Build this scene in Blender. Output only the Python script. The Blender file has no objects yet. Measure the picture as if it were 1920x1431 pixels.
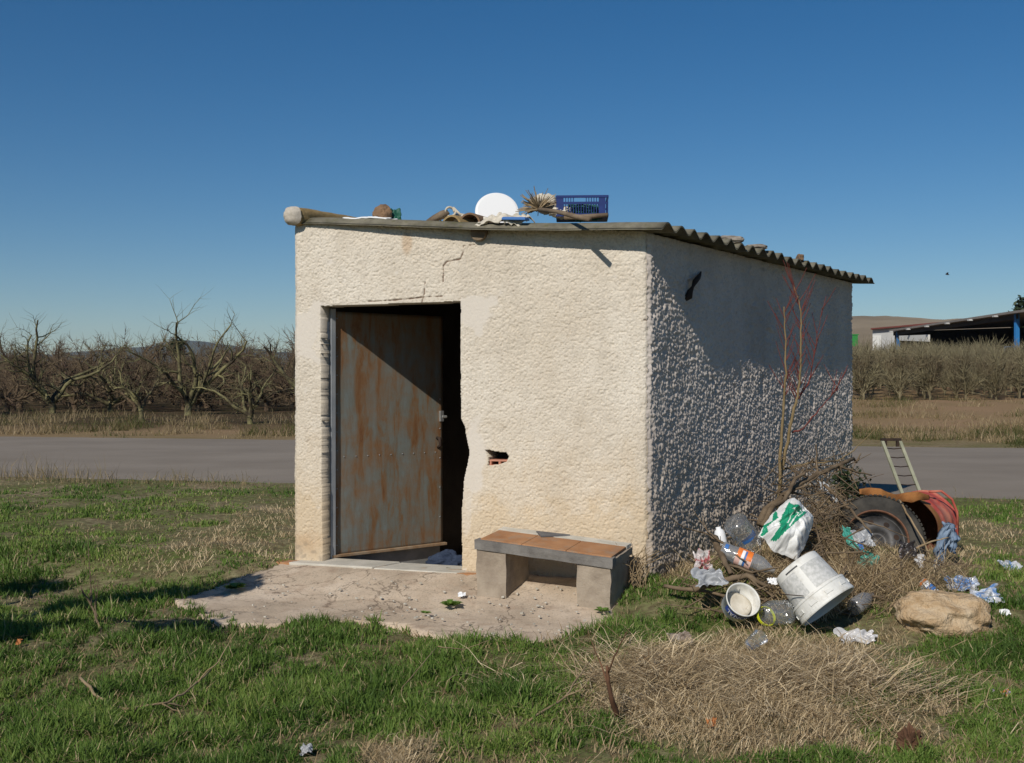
import bpy, math, random
import numpy as np
from mathutils import Vector, Matrix
random.seed(7)
RNG = np.random.default_rng(11)
scene = bpy.context.scene
C = scene.collection
# ------------------------------------------------------------------ camera, sky, sun
F = 2100.0; CX = 960.0; CY = 715.5; CZ = 1.4            # focal length in photo pixels, eye height
cam = bpy.data.cameras.new('camera'); cam.sensor_width = 36; cam.lens = F/1920*36
cam.clip_start = 0.05; cam.clip_end = 20000
camo = bpy.data.objects.new('camera', cam); C.objects.link(camo)
camo.location = (0, 0, CZ); camo.rotation_euler = (math.radians(90), 0, 0)
scene.camera = camo
LIGHT = Vector((0.683, 1.367, -1.12)).normalized()
w = bpy.data.worlds.new('World'); scene.world = w; w.use_nodes = True
nt = w.node_tree; nt.nodes.clear()
sky = nt.nodes.new('ShaderNodeTexSky'); sky.sky_type = 'NISHITA'; sky.sun_disc = False
sky.sun_elevation = math.asin(-LIGHT.z); sky.sun_rotation = math.atan2(-LIGHT.x, -LIGHT.y)
sky.altitude = 900; sky.air_density = 1.0; sky.dust_density = 0.0; sky.ozone_density = 3.3
bg = nt.nodes.new('ShaderNodeBackground'); bg.inputs[1].default_value = 0.066
wo = nt.nodes.new('ShaderNodeOutputWorld')
hsv = nt.nodes.new('ShaderNodeHueSaturation'); hsv.inputs['Saturation'].default_value = 1.34
nt.links.new(sky.outputs[0], hsv.inputs['Color']); nt.links.new(hsv.outputs[0], bg.inputs[0]); nt.links.new(bg.outputs[0], wo.inputs[0])
sl = bpy.data.lights.new('sun', 'SUN'); sl.energy = 3.9; sl.angle = math.radians(0.53); sl.color = (1.0, 0.94, 0.85)
so = bpy.data.objects.new('sun', sl); C.objects.link(so); so.rotation_euler = LIGHT.to_track_quat('-Z', 'Y').to_euler()
so.location = (-10, -20, 15)
scene.view_settings.view_transform = 'Standard'; scene.view_settings.look = 'None'
scene.view_settings.exposure = 0.0; scene.view_settings.gamma = 1.0
scene.cycles.max_bounces = 8; scene.cycles.transparent_max_bounces = 24
scene.cycles.diffuse_bounces = 3

# ------------------------------------------------------------------ numpy noise
def _h(ix, iy, iz, seed):
    n = (ix.astype(np.int64)*374761393 + iy.astype(np.int64)*668265263 + iz.astype(np.int64)*2147483647 + seed*1274126177) & 0xffffffff
    n = ((n ^ (n >> 13))*1274126177) & 0xffffffff
    return ((n ^ (n >> 16)) & 0xffffff)/float(0xffffff)
def vnoise(x, y, z=0.0, seed=0):
    x, y, z = np.broadcast_arrays(np.asarray(x, float), np.asarray(y, float), np.asarray(z, float))
    ix, iy, iz = np.floor(x), np.floor(y), np.floor(z)
    fx, fy, fz = x-ix, y-iy, z-iz
    ux, uy, uz = [f*f*f*(f*(f*6-15)+10) for f in (fx, fy, fz)]
    r = 0
    for a in (0, 1):
        for b in (0, 1):
            for c in (0, 1):
                wgt = (ux if a else 1-ux)*(uy if b else 1-uy)*(uz if c else 1-uz)
                r = r + wgt*_h(ix+a, iy+b, iz+c, seed)
    return r
def fbm(x, y, z=0.0, seed=0, oct=4):
    r = 0; amp = 0.5; t = 0
    for i in range(oct):
        r = r + amp*vnoise(np.asarray(x)*2**i, np.asarray(y)*2**i, np.asarray(z)*2**i, seed+i*17); t += amp; amp *= 0.5
    return r/t
def worley(x, y, seed=0):
    ix, iy = np.floor(x), np.floor(y); d1 = np.full(x.shape, 9.0); d2 = np.full(x.shape, 9.0); z = np.zeros_like(ix)
    for a in (-1, 0, 1):
        for b in (-1, 0, 1):
            px = ix+a+_h(ix+a, iy+b, z, seed); py = iy+b+_h(ix+a, iy+b, z, seed+5)
            d = np.hypot(x-px, y-py)
            d2 = np.where(d < d1, d1, np.minimum(d2, d)); d1 = np.minimum(d1, d)
    return d1, d2
def ss(a, b, x):
    t = np.clip((np.asarray(x, float)-a)/(b-a), 0, 1); return t*t*(3-2*t)

# ------------------------------------------------------------------ plan of the place
A2 = np.array([-1.716, 8.79]); B2 = np.array([0.966, 7.89]); D2 = np.array([3.609, 11.88])
U2 = (B2-A2)/np.linalg.norm(B2-A2); V2 = (D2-B2)/np.linalg.norm(D2-B2)
NF = np.array([-U2[1], U2[0]]);  NF = -NF if NF[1] > 0 else NF          # outward normal of the front wall
NS = np.array([V2[1], -V2[0]])                                         # outward normal of the side wall
WF = float(np.linalg.norm(B2-A2)); WS = float(np.linalg.norm(D2-B2))
def road_near(x): return 14.6-0.235*x
def road_far(x): return 25.7-0.21*x
BUMPS = []     # (x, y, height, rx, ry)
def h0(x, y):
    x = np.asarray(x, float); y = np.asarray(y, float)
    d = (x-A2[0])*NF[0]+(y-A2[1])*NF[1]
    z = -0.14*ss(0.0, 0.9, d)
    q = y-road_far(x); fr = ss(0.02, 0.28, x/np.maximum(y, 1))
    z = z+fr*(0.7*ss(0, 18, q)+0.6*ss(18, 50, q)+2.3*ss(60, 64, q))+(1-fr)*0.15*ss(2, 16, q)
    return z
def hb(x, y):
    z = h0(x, y)
    for bx, by, bh, rx, ry in BUMPS:
        z = z+bh*np.exp(-((x-bx)/rx)**2-((y-by)/ry)**2)
    return z
def ray(px, py): return np.array([(px-CX)/F, 1.0, -(py-CY)/F])
def G(px, py, lift=0.0, full=False):
    r = ray(px, py); Y = CZ/max(-r[2], 1e-4)
    for _ in range(30):
        z = float((hb if full else h0)(r[0]*Y, Y))+lift
        Y = 0.5*Y+0.5*(CZ-z)/max(-r[2], 1e-4)
    return np.array([r[0]*Y, Y, CZ+r[2]*Y])
def P(px, py, Y): r = ray(px, py); return Vector((r[0]*Y, Y, CZ+r[2]*Y))
def FWp(px, py):                     # where that sight line meets the front wall: (s along wall, height)
    r = ray(px, py); t = np.dot(A2, NF)/np.dot(r[:2], NF); p = r[:2]*t
    return np.array([np.dot(p-A2, U2), CZ+r[2]*t])
def SWp(px, py):
    r = ray(px, py); t = np.dot(B2, NS)/np.dot(r[:2], NS); p = r[:2]*t
    return np.array([np.dot(p-B2, V2), CZ+r[2]*t])
g = G(1570, 1070); BUMPS.append((g[0], g[1]+0.15, 0.20, 0.75, 0.45))
g = G(1420, 1290); BUMPS.append((g[0], g[1], 0.035, 0.85, 0.55))
g = G(1370, 1100); BUMPS.append((g[0], g[1], 0.08, 0.4, 0.3))

# ------------------------------------------------------------------ mesh helpers
def root_of(o):
    while o.parent: o = o.parent
    return o
def link_mesh(name, me, mats, parent=None):
    o = bpy.data.objects.new(name, me); C.objects.link(o)
    for m in (mats if isinstance(mats, (list, tuple)) else [mats]): me.materials.append(m)
    if parent is not None: o.parent = parent
    return o
def np_mesh(name, V, polys_idx, polys_tot, mats, parent=None, smooth=True, attrs=None, matidx=None):
    V = np.asarray(V, np.float32)
    if parent is not None: V = V-np.array(root_of(parent).location, np.float32)
    me = bpy.data.meshes.new(name); me.vertices.add(len(V)); me.vertices.foreach_set('co', V.ravel())
    idx = np.asarray(polys_idx, np.int32).ravel(); tot = np.asarray(polys_tot, np.int32)
    me.loops.add(len(idx)); me.loops.foreach_set('vertex_index', idx)
    me.polygons.add(len(tot)); st = np.concatenate([[0], np.cumsum(tot)[:-1]]).astype(np.int32)
    me.polygons.foreach_set('loop_start', st); me.polygons.foreach_set('loop_total', tot)
    me.polygons.foreach_set('use_smooth', np.full(len(tot), smooth))
    if matidx is not None: me.polygons.foreach_set('material_index', np.asarray(matidx, np.int32))
    me.update(calc_edges=True); me.validate()
    for k, v in (attrs or {}).items():
        a = me.attributes.new(k, 'FLOAT', 'POINT'); a.data.foreach_set('value', np.asarray(v, np.float32))
    return link_mesh(name, me, mats, parent)
def grid_mesh(name, V, nu, nv, mats, parent=None, mask=None, smooth=True, attrs=None, flip=False):
    i = np.arange(nu*nv).reshape(nu, nv)
    q = np.stack([i[:-1, :-1], i[1:, :-1], i[1:, 1:], i[:-1, 1:]], -1)
    if flip: q = q[..., ::-1]
    q = q.reshape(-1, 4) if mask is None else q[mask]
    return np_mesh(name, V.reshape(-1, 3), q, np.full(len(q), 4), mats, parent, smooth, attrs)
class MB:
    def __init__(s): s.v = []; s.f = []; s.m = []
    def add(s, vs, fs, m=0):
        o = len(s.v); s.v += [tuple(v) for v in vs]; s.f += [tuple(o+i for i in f) for f in fs]; s.m += [m]*len(fs); return s
    def hexa(s, p, m=0):            # 4 bottom corners then 4 top corners, counter-clockwise from above
        return s.add(p, [(3, 2, 1, 0), (4, 5, 6, 7), (0, 1, 5, 4), (1, 2, 6, 5), (2, 3, 7, 6), (3, 0, 4, 7)], m)
    def box(s, c, e1, e2, e3, m=0): # centre and three half-extent vectors
        c, e1, e2, e3 = map(Vector, (c, e1, e2, e3))
        return s.hexa([c-e1-e2-e3, c+e1-e2-e3, c+e1+e2-e3, c-e1+e2-e3, c-e1-e2+e3, c+e1-e2+e3, c+e1+e2+e3, c-e1+e2+e3], m)
    def tube(s, pts, rad, n=6, m=0, cap=True, squash=None):
        pts = [Vector(p) for p in pts]
        if not isinstance(rad, (list, tuple, np.ndarray)): rad = [rad]*len(pts)
        o = len(s.v); up = None
        for i, p in enumerate(pts):
            t = (pts[min(i+1, len(pts)-1)]-pts[max(i-1, 0)])
            t = t.normalized() if t.length > 1e-9 else Vector((0, 0, 1))
            if up is None:
                up = Vector((0, 0, 1)) if abs(t.z) < 0.9 else Vector((1, 0, 0))
            a = (up-t*up.dot(t))
            a = a.normalized() if a.length > 1e-6 else t.orthogonal().normalized()
            b = t.cross(a); up = a
            k1, k2 = squash if squash else (1, 1)
            for j in range(n):
                ang = 2*math.pi*j/n
                s.v.append(tuple(p+(a*math.cos(ang)*k1+b*math.sin(ang)*k2)*rad[i]))
        for i in range(len(pts)-1):
            for j in range(n):
                k = (j+1) % n
                s.f.append((o+i*n+j, o+i*n+k, o+(i+1)*n+k, o+(i+1)*n+j)); s.m.append(m)
        if cap:
            s.f.append(tuple(o+j for j in range(n))[::-1]); s.m.append(m)
            e = o+(len(pts)-1)*n; s.f.append(tuple(e+j for j in range(n))); s.m.append(m)
        return s
    def lathe(s, prof, base, axis, n=32, m=0, wob=None, closed=False):   # prof = [(radius, distance along axis)]
        base = Vector(base); ax = Vector(axis).normalized(); a = ax.orthogonal().normalized()
        if abs(ax.z) < 0.98: a = Vector((0, 0, 1)); a = (a-ax*a.dot(ax)).normalized()
        b = ax.cross(a); o = len(s.v)
        for i, (r, d) in enumerate(prof):
            for j in range(n):
                ang = 2*math.pi*j/n
                rr = r*(wob(ang, d) if wob else 1)
                s.v.append(tuple(base+ax*d+(a*math.cos(ang)+b*math.sin(ang))*rr))
        L = len(prof)
        for i in range(L if closed else L-1):
            i2 = (i+1) % L
            for j in range(n):
                k = (j+1) % n
                s.f.append((o+i*n+j, o+i*n+k, o+i2*n+k, o+i2*n+j)); s.m.append(m)
        return s
    def build(s, name, mats, parent=None, smooth=False, bevel=0, sub=0):
        V = np.array(s.v, np.float32)
        idx = [i for f in s.f for i in f]; tot = [len(f) for f in s.f]
        o = np_mesh(name, V, idx, tot, mats, parent, smooth, None, s.m)
        if bevel:
            md = o.modifiers.new('bevel', 'BEVEL'); md.width = bevel; md.segments = 2; md.limit_method = 'ANGLE'
        if sub:
            md = o.modifiers.new('sub', 'SUBSURF'); md.levels = sub; md.render_levels = sub
        return o
def rough(o, amp, scale, seed=0, cuts=0):
    """push the vertices of a mesh about by noise so that edges are not clean"""
    me = o.data; n = len(me.vertices); co = np.empty(n*3, np.float32); me.vertices.foreach_get('co', co); co = co.reshape(-1, 3)
    d = np.stack([fbm(co[:, 0]*scale, co[:, 1]*scale, co[:, 2]*scale, seed+k*31, 3)-0.5 for k in range(3)], -1)
    co = co+d*2*amp; me.vertices.foreach_set('co', co.astype(np.float32).ravel()); me.update()
    return o
def subdiv(o, n):
    import bmesh
    bm = bmesh.new(); bm.from_mesh(o.data); bmesh.ops.subdivide_edges(bm, edges=bm.edges, cuts=n, use_grid_fill=True); bm.to_mesh(o.data); bm.free(); return o
def tag(o, label=None, cat=None, group=None, kind=None):
    if label: o['label'] = label
    if cat: o['category'] = cat
    if group: o['group'] = group
    if kind: o['kind'] = kind
    return o
def thing(name, label, cat, loc=(0, 0, 0), group=None):
    o = bpy.data.objects.new(name, None); C.objects.link(o); o.location = Vector([float(c) for c in loc]); o.empty_display_size = 0.1
    return tag(o, label, cat, group)
def copy_tree(o, loc, rz, sc=1.0, label=None):
    c = o.copy(); C.objects.link(c); c.location = loc; c.rotation_euler = (0, 0, rz); c.scale = (sc, sc, sc)
    if label: c['label'] = label
    for ch in list(o.children):
        k = ch.copy(); C.objects.link(k); k.parent = c
    return c

# ------------------------------------------------------------------ materials
class NT:
    def __init__(s, name):
        s.m = bpy.data.materials.new(name); s.m.use_nodes = True; s.t = s.m.node_tree
        s.b = s.t.nodes['Principled BSDF']; s.out = s.t.nodes['Material Output']; s.tc = None
    def n(s, typ, **kw):
        x = s.t.nodes.new(typ)
        for k, v in kw.items(): setattr(x, k, v)
        return x
    def l(s, a, b): s.t.links.new(a, b)
    def coord(s, scale=(1, 1, 1), kind='Object'):
        if s.tc is None: s.tc = s.n('ShaderNodeTexCoord')
        mp = s.n('ShaderNodeMapping'); mp.inputs['Scale'].default_value = scale
        s.l(s.tc.outputs[kind], mp.inputs[0]); return mp.outputs[0]
    def noise(s, scale, detail=4, rough=0.55, sc=(1, 1, 1), kind='Object', dist=0.0):
        x = s.n('ShaderNodeTexNoise'); x.inputs['Scale'].default_value = scale; x.inputs['Detail'].default_value = detail
        x.inputs['Roughness'].default_value = rough; x.inputs['Distortion'].default_value = dist
        s.l(s.coord(sc, kind), x.inputs['Vector']); return x.outputs['Fac']
    def attr(s, name):
        x = s.n('ShaderNodeAttribute', attribute_name=name); return x.outputs['Fac']
    def ramp(s, fac, stops, interp='LINEAR'):
        x = s.n('ShaderNodeValToRGB'); x.color_ramp.interpolation = interp
        while len(x.color_ramp.elements) < len(stops): x.color_ramp.elements.new(0.5)
        for e, (p, c) in zip(x.color_ramp.elements, stops):
            e.position = p; e.color = (*c, 1) if not isinstance(c, (int, float)) else (c, c, c, 1)
        s.l(fac, x.inputs[0]); return x.outputs[0]
    def mix(s, fac, a, b, mode='MIX'):
        x = s.n('ShaderNodeMix', data_type='RGBA', blend_type=mode)
        if isinstance(fac, (int, float)): x.inputs[0].default_value = fac
        else: s.l(fac, x.inputs[0])
        for i, c in ((6, a), (7, b)):
            if isinstance(c, tuple): x.inputs[i].default_value = (*c, 1)
            else: s.l(c, x.inputs[i])
        return x.outputs[2]
    def col(s, c):
        if isinstance(c, tuple): s.b.inputs['Base Color'].default_value = (*c, 1)
        else: s.l(c, s.b.inputs['Base Color'])
        return s
    def set(s, **kw):
        for k, v in kw.items():
            i = s.b.inputs[k.replace('_', ' ')]
            if isinstance(v, (int, float)): i.default_value = v
            else: s.l(v, i)
        return s
    def bump(s, h, strength=0.4, dist=0.01):
        x = s.n('ShaderNodeBump'); x.inputs['Strength'].default_value = strength; x.inputs['Distance'].default_value = dist
        s.l(h, x.inputs['Height']); s.l(x.outputs[0], s.b.inputs['Normal']); return s
def simple(name, c1, c2, scale=8, rough=0.8, bump=0.0, bscale=40, sc=(1, 1, 1), spec=0.3, metal=0.0, lo=0.35, hi=0.65):
    t = NT(name); f = t.noise(scale, 5, 0.6, sc)
    t.col(t.ramp(f, [(lo, c1), (hi, c2)])); t.set(Roughness=rough, Specular_IOR_Level=spec, Metallic=metal)
    if bump: t.bump(t.noise(bscale, 4, 0.6, sc), bump, 0.01)
    return t.m
M = {}
# rendered walls: pale rough-cast, yellower near the ground, stained
def stucco(name, base, dark, low):
    t = NT(name)
    f = t.noise(1.3, 5, 0.6); f2 = t.noise(55, 3, 0.7); f3 = t.noise(6, 4, 0.6)
    c = t.ramp(f, [(0.35, dark), (0.6, base)])
    c = t.mix(t.ramp(f3, [(0.5, 0.0), (0.72, 0.35)]), c, tuple(x*0.8 for x in dark))
    c = t.mix(t.ramp(f2, [(0.3, 0.55), (0.5, 0.0)]), c, tuple(x*0.62 for x in dark))
    gm = t.n('ShaderNodeNewGeometry'); sx = t.n('ShaderNodeSeparateXYZ'); t.l(gm.outputs['Position'], sx.inputs[0])
    ad = t.n('ShaderNodeMath', operation='MULTIPLY_ADD'); t.l(f3, ad.inputs[0]); ad.inputs[1].default_value = -0.9; t.l(sx.outputs[2], ad.inputs[2])
    c = t.mix(t.ramp(ad.outputs[0], [(0.0, 0.6), (0.10, 0.38), (0.6, 0.0)]), c, low)
    f4 = t.noise(4.5, 5, 0.65, (1, 1, 0.16)); c = t.mix(t.ramp(f4, [(0.52, 0.0), (0.72, 0.30)]), c, tuple(x*0.76 for x in dark))
    pt = t.attr('patch'); c = t.mix(pt, c, (0.66, 0.60, 0.52))
    ck = t.attr('crack'); c = t.mix(ck, c, (0.12, 0.06, 0.035))
    st = t.attr('stain'); c = t.mix(st, c, (0.40, 0.24, 0.11))
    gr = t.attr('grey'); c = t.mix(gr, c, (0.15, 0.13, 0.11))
    t.col(c).set(Roughness=0.95, Specular_IOR_Level=0.1); t.bump(f2, 0.5, 0.004)
    return t.m
M['stucco'] = stucco('stucco', (0.69, 0.625, 0.525), (0.60, 0.525, 0.42), (0.56, 0.42, 0.25))
M['stucco_side_shade'] = stucco('side stucco', (0.60, 0.535, 0.475), (0.51, 0.445, 0.39), (0.45, 0.365, 0.27))  # pinker than the front, and lowered to deepen the shade on this wall
M['plaster'] = simple('plaster', (0.44, 0.41, 0.34), (0.58, 0.54, 0.46), 5, 0.95, 0.3, 60)
M['inner_wall_shade'] = simple('inner wall', (0.035, 0.03, 0.026), (0.06, 0.052, 0.045), 3, 0.95, 0.3, 30)  # near-black tone carries the shade inside the hut
t = NT('fibre cement')
f = t.noise(5, 6, 0.65); f2 = t.noise(28, 4, 0.6)
c = t.ramp(f, [(0.3, (0.085, 0.078, 0.055)), (0.5, (0.165, 0.15, 0.112)), (0.7, (0.25, 0.23, 0.17))])
c = t.mix(t.ramp(f2, [(0.55, 0.0), (0.7, 0.6)]), c, (0.11, 0.11, 0.035))
t.col(c).set(Roughness=0.95, Specular_IOR_Level=0.1); t.bump(f2, 0.4, 0.006); M['roof'] = t.m
M['ridge'] = simple('ridge mortar', (0.22, 0.15, 0.06), (0.38, 0.27, 0.13), 7, 0.95, 0.5, 40)
t = NT('concrete')
f = t.noise(2.2, 6, 0.62); f2 = t.noise(70, 3, 0.6); f3 = t.noise(6, 4, 0.6)
c = t.ramp(f, [(0.32, (0.40, 0.32, 0.235)), (0.5, (0.52, 0.415, 0.305)), (0.68, (0.60, 0.495, 0.38))])
c = t.mix(t.ramp(f3, [(0.54, 0.0), (0.72, 0.7)]), c, (0.31, 0.21, 0.145))
fc = t.noise(1.1, 6, 0.6, dist=0.6); sb_ = t.n('ShaderNodeMath', operation='SUBTRACT'); t.l(fc, sb_.inputs[0]); sb_.inputs[1].default_value = 0.5; ab_ = t.n('ShaderNodeMath', operation='ABSOLUTE'); t.l(sb_.outputs[0], ab_.inputs[0])
c = t.mix(t.ramp(ab_.outputs[0], [(0.0, 0.75), (0.008, 0.0)]), c, (0.09, 0.065, 0.045))
fd_ = t.noise(13, 4, 0.7); c = t.mix(t.ramp(fd_, [(0.58, 0.0), (0.68, 0.4)]), c, (0.28, 0.22, 0.16))
c = t.mix(t.ramp(f2, [(0.32, 0.5), (0.45, 0.0)]), c, (0.15, 0.13, 0.11))
t.col(c).set(Roughness=0.95, Specular_IOR_Level=0.15); t.bump(f2, 0.5, 0.006); M['concrete'] = t.m
M['bench'] = simple('bench cement', (0.25, 0.20, 0.15), (0.38, 0.315, 0.24), 6, 0.95, 0.5, 60)
M['kerbstone'] = simple('grey kerbstone', (0.12, 0.11, 0.10), (0.21, 0.195, 0.175), 8, 0.85, 0.4, 80)
M['terracotta'] = simple('terracotta', (0.34, 0.15, 0.065), (0.44, 0.21, 0.10), 5, 0.8, 0.2, 60)
t = NT('worn terracotta'); f = t.noise(5, 5, 0.6); f2 = t.noise(11, 5, 0.7)
c = t.ramp(f, [(0.35, (0.31, 0.15, 0.07)), (0.65, (0.43, 0.225, 0.11))]); c = t.mix(t.ramp(f2, [(0.5, 0.0), (0.68, 0.75)]), c, (0.30, 0.225, 0.16))
t.col(c).set(Roughness=0.9, Specular_IOR_Level=0.15); t.bump(f2, 0.3, 0.004); M['terracotta'] = t.m
M['brick'] = simple('brick', (0.40, 0.16, 0.10), (0.52, 0.25, 0.17), 12, 0.9, 0.3, 60)
M['slate'] = simple('slate', (0.10, 0.10, 0.105), (0.16, 0.155, 0.15), 9, 0.7)
t = NT('rusty door')
f = t.noise(3.0, 7, 0.7, (3.5, 3.5, 0.8), dist=0.4); f2 = t.noise(1.9, 6, 0.65, (1, 1, 1.9)); f3 = t.noise(40, 3, 0.6, (1, 1, 0.4))
c = t.ramp(f, [(0.36, (0.20, 0.22, 0.205)), (0.50, (0.185, 0.175, 0.14)), (0.60, (0.22, 0.12, 0.055)), (0.76, (0.14, 0.055, 0.024))])
c2 = t.ramp(f2, [(0.38, 0.0), (0.66, 1.0)])
c = t.mix(c2, c, t.ramp(f, [(0.3, (0.21, 0.18, 0.135)), (0.52, (0.25, 0.13, 0.058)), (0.7, (0.165, 0.066, 0.027))]))
t.col(c).set(Roughness=0.6, Specular_IOR_Level=0.35); t.bump(f3, 0.15, 0.004); M['door'] = t.m
M['steel_frame'] = simple('painted steel', (0.27, 0.29, 0.31), (0.36, 0.37, 0.38), 6, 0.5, 0, metal=0.2)
M['door_low'] = simple('grey board', (0.16, 0.165, 0.165), (0.24, 0.245, 0.24), 5, 0.8)
M['rust_edge'] = simple('rusty rail', (0.28, 0.17, 0.09), (0.36, 0.27, 0.18), 12, 0.8)
M['zinc'] = simple('zinc', (0.45, 0.45, 0.44), (0.6, 0.6, 0.58), 12, 0.35, metal=0.7)
M['dark_iron'] = simple('dark iron', (0.02, 0.014, 0.012), (0.05, 0.03, 0.02), 12, 0.8)
M['wood_old'] = simple('weathered wood', (0.12, 0.085, 0.055), (0.22, 0.165, 0.11), 9, 0.9, 0.4, 50, (1, 1, 1))
M['bark'] = simple('bark', (0.055, 0.042, 0.026), (0.225, 0.205, 0.095), 2.2, 0.95, lo=0.4, hi=0.6)
M['twig_back'] = simple('distant bark', (0.070, 0.042, 0.030), (0.20, 0.150, 0.085), 0.9, 0.95)
M['twig_red'] = simple('red twig', (0.12, 0.03, 0.022), (0.19, 0.045, 0.035), 9, 0.8)
M['twig_green'] = simple('sapling bark', (0.17, 0.125, 0.06), (0.25, 0.18, 0.09), 7, 0.85)
M['young'] = simple('young orchard bark', (0.13, 0.10, 0.06), (0.29, 0.26, 0.15), 1.0, 0.95)
M['branch'] = simple('dead branch', (0.10, 0.07, 0.042), (0.20, 0.145, 0.09), 9, 0.9, 0.3, 50)
M['dry_stick'] = simple('dry stick', (0.22, 0.15, 0.08), (0.36, 0.27, 0.16), 9, 0.9)
M['brown_stub'] = simple('brown stub', (0.09, 0.045, 0.025), (0.17, 0.085, 0.045), 9, 0.9)
def blade_mat(name, stops, trans=0.25):
    t = NT(name); a = t.attr('tint'); c = t.ramp(a, stops); t.col(c).set(Roughness=0.6, Specular_IOR_Level=0.25)
    if trans:
        tr = t.n('ShaderNodeBsdfTranslucent'); t.l(c, tr.inputs[0]); mx = t.n('ShaderNodeMixShader'); mx.inputs[0].default_value = trans
        t.l(t.b.outputs[0], mx.inputs[1]); t.l(tr.outputs[0], mx.inputs[2]); t.l(mx.outputs[0], t.out.inputs[0])
    return t.m
M['grass'] = blade_mat('green grass', [(0.0, (0.062, 0.115, 0.020)), (0.4, (0.130, 0.215, 0.038)), (0.75, (0.25, 0.31, 0.075)), (1.0, (0.46, 0.38, 0.21))])
M['straw'] = blade_mat('dry straw', [(0.0, (0.17, 0.105, 0.052)), (0.5, (0.45, 0.34, 0.19)), (1.0, (0.74, 0.60, 0.39))], 0.15)
M['verge'] = blade_mat('verge grass', [(0.0, (0.075, 0.085, 0.022)), (0.35, (0.15, 0.125, 0.045)), (0.7, (0.28, 0.21, 0.11)), (1.0, (0.38, 0.29, 0.17))], 0.2)
M['leaf'] = blade_mat('weed leaf', [(0.0, (0.10, 0.19, 0.03)), (1.0, (0.20, 0.31, 0.07))], 0.2)
M['evergreen'] = blade_mat('evergreen leaf', [(0.0, (0.012, 0.024, 0.010)), (1.0, (0.045, 0.065, 0.024))], 0.1)
t = NT('soil')
f = t.noise(0.9, 6, 0.65); f2 = t.noise(14, 5, 0.6); f3 = t.noise(0.18, 4, 0.6)
c = t.ramp(f, [(0.34, (0.11, 0.145, 0.036)), (0.50, (0.19, 0.185, 0.085)), (0.68, (0.36, 0.28, 0.18))])
c = t.mix(t.ramp(f2, [(0.42, 0.65), (0.6, 0.0)]), c, (0.085, 0.06, 0.035))
gm = t.n('ShaderNodeNewGeometry'); sx = t.n('ShaderNodeSeparateXYZ'); t.l(gm.outputs['Position'], sx.inputs[0])
far = t.ramp(f3, [(0.35, (0.23, 0.165, 0.085)), (0.65, (0.29, 0.19, 0.11))])
ml = t.n('ShaderNodeMapRange'); ml.inputs[1].default_value = -4; ml.inputs[2].default_value = 5; t.l(sx.outputs[0], ml.inputs[0])
m3 = t.n('ShaderNodeMapRange'); m3.inputs[1].default_value = 36; m3.inputs[2].default_value = 31; t.l(sx.outputs[1], m3.inputs[0]); mm = t.n('ShaderNodeMath', operation='MAXIMUM'); t.l(ml.outputs[0], mm.inputs[0]); t.l(m3.outputs[0], mm.inputs[1])
far = t.mix(mm.outputs[0], t.ramp(f, [(0.35, (0.045, 0.045, 0.02)), (0.6, (0.095, 0.062, 0.038))]), far)
mr = t.n('ShaderNodeMapRange'); mr.inputs[1].default_value = 22; mr.inputs[2].default_value = 30; t.l(sx.outputs[1], mr.inputs[0])
c = t.mix(mr.outputs[0], c, far)
t.col(c).set(Roughness=1.0, Specular_IOR_Level=0.05); t.bump(f2, 0.7, 0.03); M['soil'] = t.m
t = NT('asphalt')
f = t.noise(0.6, 5, 0.6, (0.6, 0.8, 1)); f2 = t.noise(90, 3, 0.7); f3 = t.noise(1.6, 6, 0.7, (0.7, 0.8, 1))
c = t.ramp(f, [(0.35, (0.225, 0.187, 0.145)), (0.65, (0.28, 0.236, 0.186))])
c = t.mix(t.ramp(f2, [(0.3, 0.4), (0.5, 0.0)]), c, (0.10, 0.09, 0.08))
c = t.mix(t.ramp(f3, [(0.58, 0.0), (0.75, 0.45)]), c, (0.22, 0.19, 0.155))
t.col(c).set(Roughness=0.9, Specular_IOR_Level=0.2); t.bump(f2, 0.3, 0.004); M['asphalt'] = t.m
M['hill'] = simple('dry hillside', (0.20, 0.155, 0.10), (0.31, 0.245, 0.165), 0.02, 1.0, lo=0.38, hi=0.62)
M['mountain'] = simple('wooded mountain', (0.05, 0.07, 0.06), (0.09, 0.10, 0.08), 0.004, 1.0)
t = NT('limestone')
f = t.noise(7, 6, 0.65, dist=1.2); f2 = t.noise(40, 4, 0.6)
t.col(t.ramp(f, [(0.32, (0.36, 0.235, 0.12)), (0.5, (0.50, 0.36, 0.215)), (0.68, (0.58, 0.46, 0.31))])).set(Roughness=0.9, Specular_IOR_Level=0.15)
t.bump(f2, 1.0, 0.025); M['rock'] = t.m
M['stone'] = simple('field stone', (0.20, 0.17, 0.14), (0.33, 0.29, 0.24), 14, 0.95, 0.4, 50)
M['brown_stone'] = simple('brown stone', (0.16, 0.10, 0.06), (0.26, 0.16, 0.09), 10, 0.95, 0.4, 50)
def plastic(name, c, c2=None, rough=0.45, scale=10, lo=0.55, hi=0.75):
    t = NT(name)
    if c2: t.col(t.ramp(t.noise(scale, 5, 0.65), [(lo, c), (hi, c2)]))
    else: t.col(c)
    t.set(Roughness=rough, Specular_IOR_Level=0.4); return t.m
M['white_plastic'] = plastic('dirty white plastic', (0.70, 0.69, 0.64), (0.42, 0.38, 0.31), 0.5, 9, 0.5, 0.75)
M['bucket_in'] = plastic('bucket inside', (0.20, 0.16, 0.15), (0.12, 0.09, 0.08), 0.6)
M['white_clean'] = plastic('white plastic', (0.80, 0.80, 0.79), None, 0.35)
M['label_grey'] = plastic('worn label', (0.46, 0.46, 0.43), (0.62, 0.61, 0.58), 0.6, 45, 0.4, 0.6)
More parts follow.
